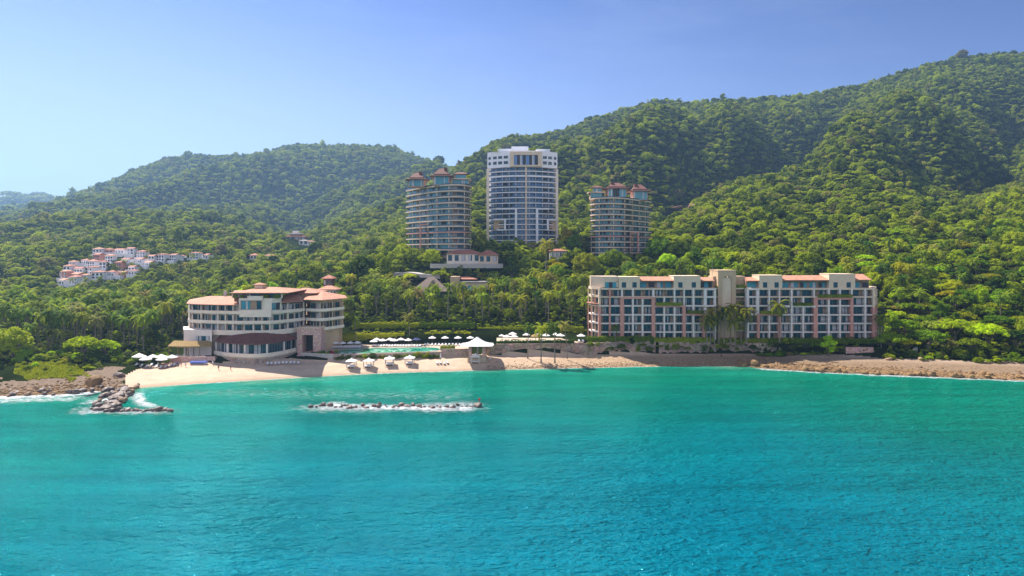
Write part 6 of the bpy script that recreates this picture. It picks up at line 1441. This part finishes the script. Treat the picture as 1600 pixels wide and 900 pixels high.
m = MB(); m.tube((0, 0, 2.1), (0, 0, 3.3), 2.2, .1, 14); m.build('thatch', M['thatch'], o, local=True)

# ------------------------------------------------------------------ beach cabanas
def cabana_template():
    t = thing('cabana', '', 'cabana'); W = 1.55
    for sx in (-1, 1):
        for sy in (-1, 1):
            MB().box(sx*W-.06, sx*W+.06, sy*W-.06, sy*W+.06, -.3, 2.2).build('post', M['white'], t, local=True)
            m = MB(); 
            for k in range(5): m.box(sx*(W-.12)-.12+.05*k, sx*(W-.12)-.09+.05*k, sy*(W-.15)-.14+.02*(k % 2), sy*(W-.15)+.12, .05, 2.05)
            m.build('curtain', M['canvas'], t, local=True)
    m = MB(); q = W+.3
    m.box(-q, q, -q, q, 2.2, 2.38); m.add([(-q-.1, -q-.1, 2.383), (q+.1, -q-.1, 2.383), (q+.1, q+.1, 2.383), (-q-.1, q+.1, 2.383), (-.7, -.7, 2.9), (.7, -.7, 2.9), (.7, .7, 2.9), (-.7, .7, 2.9), (0, 0, 3.6)],
          [(3, 2, 1, 0), (0, 1, 5, 4), (1, 2, 6, 5), (2, 3, 7, 6), (3, 0, 4, 7), (4, 5, 8), (5, 6, 8), (6, 7, 8), (7, 4, 8)]); m.build('roof', M['canvas'], t, local=True)
    m = MB(); m.box(-1.2, 1.2, -1.2, 1.3, -.2, .28); m.build('daybed_base', M['wood'], t, local=True)
    m = MB(); m.box(-1.18, 1.18, -1.18, 1.25, .283, .5); m.box(-1.1, 1.1, .8, 1.2, .503, .85); m.build('mattress', M['whiteplastic'], t, local=True)
    return t
CB = cabana_template()
for i, (px, Y, lab) in enumerate(((549, 251.5, 'leftmost white curtained cabana on the sand below the pool'), (576, 253, 'second white cabana from the left below the pool'), (608.5, 256, 'third white cabana from the left below the pool'), (640, 257.5, 'fourth white cabana from the left below the pool'), (743, 261.5, 'white cabana standing right before the pavilion'))):
    x, _ = XY(px, Y); loc = (x, Y, g1(px, Y)+.1)
    if i == 0: CB.location = loc; CB['label'] = lab; CB['group'] = 'cabanas on the beach'
    else: dup(CB, loc, r_.uniform(-.15, .15), lab)

# ------------------------------------------------------------------ sun loungers
def lounger_template():
    t = thing('sun_lounger', '', 'lounger')
    m = MB(); m.box(-.36, .36, -1.0, 1.0, .26, .32); m.build('frame', M['wood'], t, local=True)
    for sx in (-1, 1):
        for sy in (-1, 1): MB().box(sx*.32-.035, sx*.32+.035, sy*.85-.035, sy*.85+.035, -.1, .258).build('leg', M['wood'], t, local=True)
    MB().box(-.34, .34, -1.0, .35, .323, .43).build('mattress', M['whiteplastic'], t, local=True)
    m = MB(); m.add([(-.34, .36, .33), (.34, .36, .33), (.34, .98, .78), (-.34, .98, .78), (-.34, .30, .43), (.34, .30, .43), (.34, .92, .88), (-.34, .92, .88)], [(3, 2, 1, 0), (4, 5, 6, 7), (0, 1, 5, 4), (1, 2, 6, 5), (2, 3, 7, 6), (3, 0, 4, 7)]); m.build('backrest', M['whiteplastic'], t, local=True)
    return t
LG = lounger_template(); lused = [False]
def lounger(px, Y, rz, label, group, z=None):
    x, _ = XY(px, Y); loc = (x, Y, (g1(px, Y) if z is None else z)+.08)
    if not lused[0]: lused[0] = True; LG.location = loc; LG.rotation_euler[2] = rz; LG['label'] = label; LG['group'] = group
    else: dup(LG, loc, rz, label, group)
for i, px in enumerate((418, 424, 430.5, 436, 442, 447.5, 454, 459.5, 466)): lounger(px, 248.4+(px-418)*.085, .25, f'pale lounger on shaded sand below the restaurant, {ORD[i]} from the left', 'loungers below the restaurant')
for px in np.linspace(521, 562, 12): lounger(float(px), 275.4+(px-521)*.02, .05, 'white lounger under the parasols at the left end of the pool', 'loungers at the left end of the pool', 5.52)
for px in np.linspace(582, 656, 18): lounger(float(px), 279.9+.4*math.sin(px), -.05, 'white lounger in the row behind the middle of the pool', 'loungers behind the middle of the pool', 5.52)
for px in np.linspace(664, 734, 14): lounger(float(px), 283.5, 0, 'white lounger in the row between pool and pavilion', 'loungers between pool and pavilion', 5.52)
for px in (788, 795, 800, 806, 826, 848, 856, 871, 879, 905, 911): lounger(px, 277.5, .1, 'white lounger on the terrace right of the pavilion', 'loungers right of the pavilion', 7.9)
for px, Y in ((213, 246), (221, 245), (229, 244.6), (236, 247.5), (244, 246), (251, 245.2), (259, 246), (266, 247), (272, 247.6)): lounger(px, Y, .2, 'pale lounger under the white parasols on the left beach', 'loungers on the left beach')
for i, (px, Y) in enumerate(((683, 258.5), (688, 259), (694, 258.6), (699, 259.5))): lounger(px, Y, .3, f'white lounger on open sand right of the cabanas, {ORD[i]} from the left', 'loungers right of the cabanas')
# furled parasol, long cloth table, dining sets
o = thing('furled_parasol', 'closed white parasol standing on sand before the rubble wall', 'parasol', (*XY(688.5, 261.5), g1(688.5, 261.5)))
m = MB(); m.tube((0, 0, -.2), (0, 0, 3.2), .05, .04); m.build('pole', M['wood'], o, local=True); m = MB(); m.tube((0, 0, 1.2), (0, 0, 2.3), .32, .22, 9); m.tube((0, 0, 2.3), (0, 0, 3.15), .22, .04, 9); m.build('folded_canopy', M['canvas'], o, local=True)
o = thing('market_table', 'long table under pale blue cloth below the thatched shelter wall', 'table', (*XY(310.5, 248.2), g1(310.5, 248.2)))
m = MB(); m.box(-3.1, 3.1, -.5, .5, .25, .95); m.build('blue_cloth', M['blue'], o, local=True)
for sx in (-2.9, 2.9):
    for sy in (-.4, .4): MB().box(sx-.05, sx+.05, sy-.05, sy+.05, -.2, .247).build('leg', M['wood'], o, local=True)
def dining(px, Y, i):
    z = 5.4; t = thing('dining_table', f'white dining table under the thatched shelter, {ORD[i]} from the left', 'table', (*XY(px, Y), z))
    m = MB(); m.tube((0, 0, .7), (0, 0, .76), .7, .7, 14); m.build('tabletop', M['white'], t, local=True); m = MB(); m.tube((0, 0, 0), (0, 0, .7), .25, .06, 8); m.build('leg', M['white'], t, local=True)
    for a in (.6, 2.2, 3.8, 5.4):
        x, y = XY(px, Y); c = thing('dining_chair', 'white chair at a table under the thatched shelter', 'chair', (x+1.0*math.cos(a), y+1.0*math.sin(a), z), a-math.pi/2, 'chairs under the thatched shelter')
        MB().box(-.23, .23, -.23, .23, .42, .48).build('seat', M['white'], c, local=True); MB().box(-.23, .23, .2, .25, .483, .95).build('backrest', M['white'], c, local=True)
        for sx in (-.2, .2):
            for sy in (-.2, .2): MB().box(sx-.025, sx+.025, sy-.025, sy+.025, 0, .418).build('leg', M['white'], c, local=True)
for i, px in enumerate((268, 277, 287, 297, 307, 317)): dining(px, 252.2+(.5 if i % 2 else 0), i)
o = thing('marker_post', 'small red marker on a thin post at the right end of the breakwater', 'marker', (*XY(749, 195.6), 0))
m = MB(); m.tube((0, 0, -1), (0, 0, 2.0), .06, .05); m.build('post', M['frame'], o, local=True); m = MB(); m.tube((0, 0, 1.7), (0, 0, 2.35), .3, .22, 10); m.build('marker_head', M['red'], o, local=True)
# bare earth cut and hut on the hill to the right of the right-hand tower
simple_house('hillside_hut', 'low reddish roofed hut on the bare cut of the right hill', 'hut', 1076, hit(1076, 331, 420, 900), g1(1076, hit(1076, 331, 420, 900))+2.5, 24, 7, 3.0, 2.0, 'tan', 'maroon', 3)
o = tag(sheet([(1048, hit(1048, 336, 420, 900)), (1066, hit(1066, 333, 420, 900)), (1092, hit(1092, 328, 420, 900))], 9, 'earth_cut', mat('bare_red_earth', (.24, .12, .08), .95, .2, .3), 2.0), kind='structure')

# ------------------------------------------------------------------ people on the beach
def person(px, Y, label, shirt, shorts, rz, pose='stand'):
    t = thing('person', label, 'person', (*XY(px, Y), g1(px, Y)), rz)
    st = .16 if pose == 'walk' else .04
    V_ = [((0, 0, .95), .15), ((0, 0, 1.2), .15), ((0, .01, 1.42), .14), ((0, 0, 1.52), .06), ((0, -.02, 1.62), .095), ((0, -.01, 1.72), .085),
          ((.19, 0, 1.40), .06), ((.27, .02, 1.14), .045), ((.28, -.08, .90), .035), ((.28, -.1, .82), .03), ((-.19, 0, 1.40), .06), ((-.27, .02, 1.14), .045), ((-.28, -.06, .90), .035), ((-.28, -.08, .82), .03),
          ((.10, 0, .88), .11), ((.11, -st, .48), .07), ((.11, -st*.6, .09), .045), ((.11, -st*.6-.14, .03), .035), ((-.10, 0, .88), .11), ((-.11, st, .48), .07), ((-.11, st*1.8, .09), .045), ((-.11, st*1.8-.14, .03), .035)]
    E = [(0, 1), (1, 2), (2, 3), (3, 4), (4, 5), (2, 6), (6, 7), (7, 8), (8, 9), (2, 10), (10, 11), (11, 12), (12, 13), (0, 14), (14, 15), (15, 16), (16, 17), (0, 18), (18, 19), (19, 20), (20, 21)]
    me = bpy.data.meshes.new('body'); me.from_pydata([v for v, _ in V_], E, []); o = link('body', me, t)
    sk = o.modifiers.new('skin', 'SKIN'); sd = me.skin_vertices[0].data
    for i, (_, rr) in enumerate(V_): sd[i].radius = (rr, rr)
    sd[0].use_root = True; o.modifiers.new('sub', 'SUBSURF').levels = 1; o.modifiers['sub'].render_levels = 1
    m = bpy.data.materials.new('skin_and_clothes'); m.use_nodes = True; tn = m.node_tree; b = tn.nodes['Principled BSDF']; tc = tn.nodes.new('ShaderNodeTexCoord'); s = tn.nodes.new('ShaderNodeSeparateXYZ'); tn.links.new(tc.outputs['Object'], s.inputs[0])
    dv = tn.nodes.new('ShaderNodeMath'); dv.operation = 'DIVIDE'; dv.inputs[1].default_value = 2.0; tn.links.new(s.outputs['Z'], dv.inputs[0])
    r = tn.nodes.new('ShaderNodeValToRGB'); r.color_ramp.interpolation = 'CONSTANT'; e = r.color_ramp.elements; skin = (.38, .22, .15, 1); e[0].position = 0; e[0].color = skin; e[1].position = .28; e[1].color = (*shorts, 1)
    for p, c in ((.49, (*shirt, 1)), (.74, skin)): q = e.new(p); q.color = c
    tn.links.new(dv.outputs[0], r.inputs[0]); tn.links.new(r.outputs[0], b.inputs['Base Color']); me.materials.append(m)
    v, f = ICO2; h = MB(); h.add([(p[0]*.105, .02+p[1]*.11, 1.71+p[2]*.1) for p in v if True], f); h.build('hair', M['wood'], t, local=True)
person(341.5, 241.8, 'person in dark clothes standing on the sand left of the other walker', (.05, .05, .08), (.03, .03, .05), .4)
person(360.5, 241.2, 'person in dark shorts walking on the sand before the hotel shadow', (.06, .04, .04), (.02, .02, .03), -.8, 'walk')
person(332.5, 247.5, 'person in white standing by the blue cloth table', (.75, .75, .78), (.7, .7, .72), 0)
person(283, 246.8, 'person in red shirt under the right of the left beach parasols', (.5, .05, .05), (.05, .06, .2), .3)
person(277.5, 247.2, 'person in blue shirt left of the one in red', (.08, .12, .4), (.05, .05, .1), -.3)
person(765.5, 263.5, 'person in white standing right of the pavilion cabana', (.75, .75, .78), (.7, .7, .72), .2)
person(1127, 273, 'person in dark clothes on the shaded sand below the palm cluster', (.05, .05, .07), (.03, .03, .05), .2)
for px, Y, z, c1, c2 in ((240, 246, None, (.1, .15, .5), (.05, .05, .1)), (247, 247.5, None, (.7, .7, .7), (.1, .1, .3)), (261, 246.3, None, (.5, .3, .25), (.4, .05, .05)), (290, 245.5, None, (.6, .6, .62), (.08, .1, .3))):
    person(px, Y, 'guest standing among loungers under the left beach parasols', c1, c2, r_.uniform(-2, 2))
for px, Y, c1, c2 in ((566, 277.5, (.7, .7, .7), (.1, .1, .3)), (603, 278.2, (.5, .3, .25), (.5, .08, .06)), (643, 280.5, (.08, .1, .3), (.05, .05, .06)), (668, 281, (.75, .75, .76), (.6, .6, .6))):
    person(px, Y, 'guest standing on the paving behind the pool', c1, c2, r_.uniform(-2, 2))
for o in bpy.data.objects:
    if o.get('label', '').startswith('guest'):
        o['group'] = 'guests under the left beach parasols' if 'left beach' in o['label'] else 'guests behind the pool'
        if 'pool' in o['label']: o.location.z = 5.52
# ------------------------------------------------------------------ air between here and the far hills
HZ = MB().box(-7500, 7500, -900, 6900, -9, 900)
hm = bpy.data.materials.new('haze_air'); hm.use_nodes = True; t = hm.node_tree
for n in list(t.nodes):
    if n.type != 'OUTPUT_MATERIAL': t.nodes.remove(n)
pv = t.nodes.new('ShaderNodeVolumePrincipled'); pv.inputs['Color'].default_value = (.38, .64, 1, 1); pv.inputs['Density'].default_value = .00014; pv.inputs['Anisotropy'].default_value = .35
t.links.new(pv.outputs[0], [n for n in t.nodes if n.type == 'OUTPUT_MATERIAL'][0].inputs['Volume'])
tag(HZ.build('haze', hm), kind='stuff')
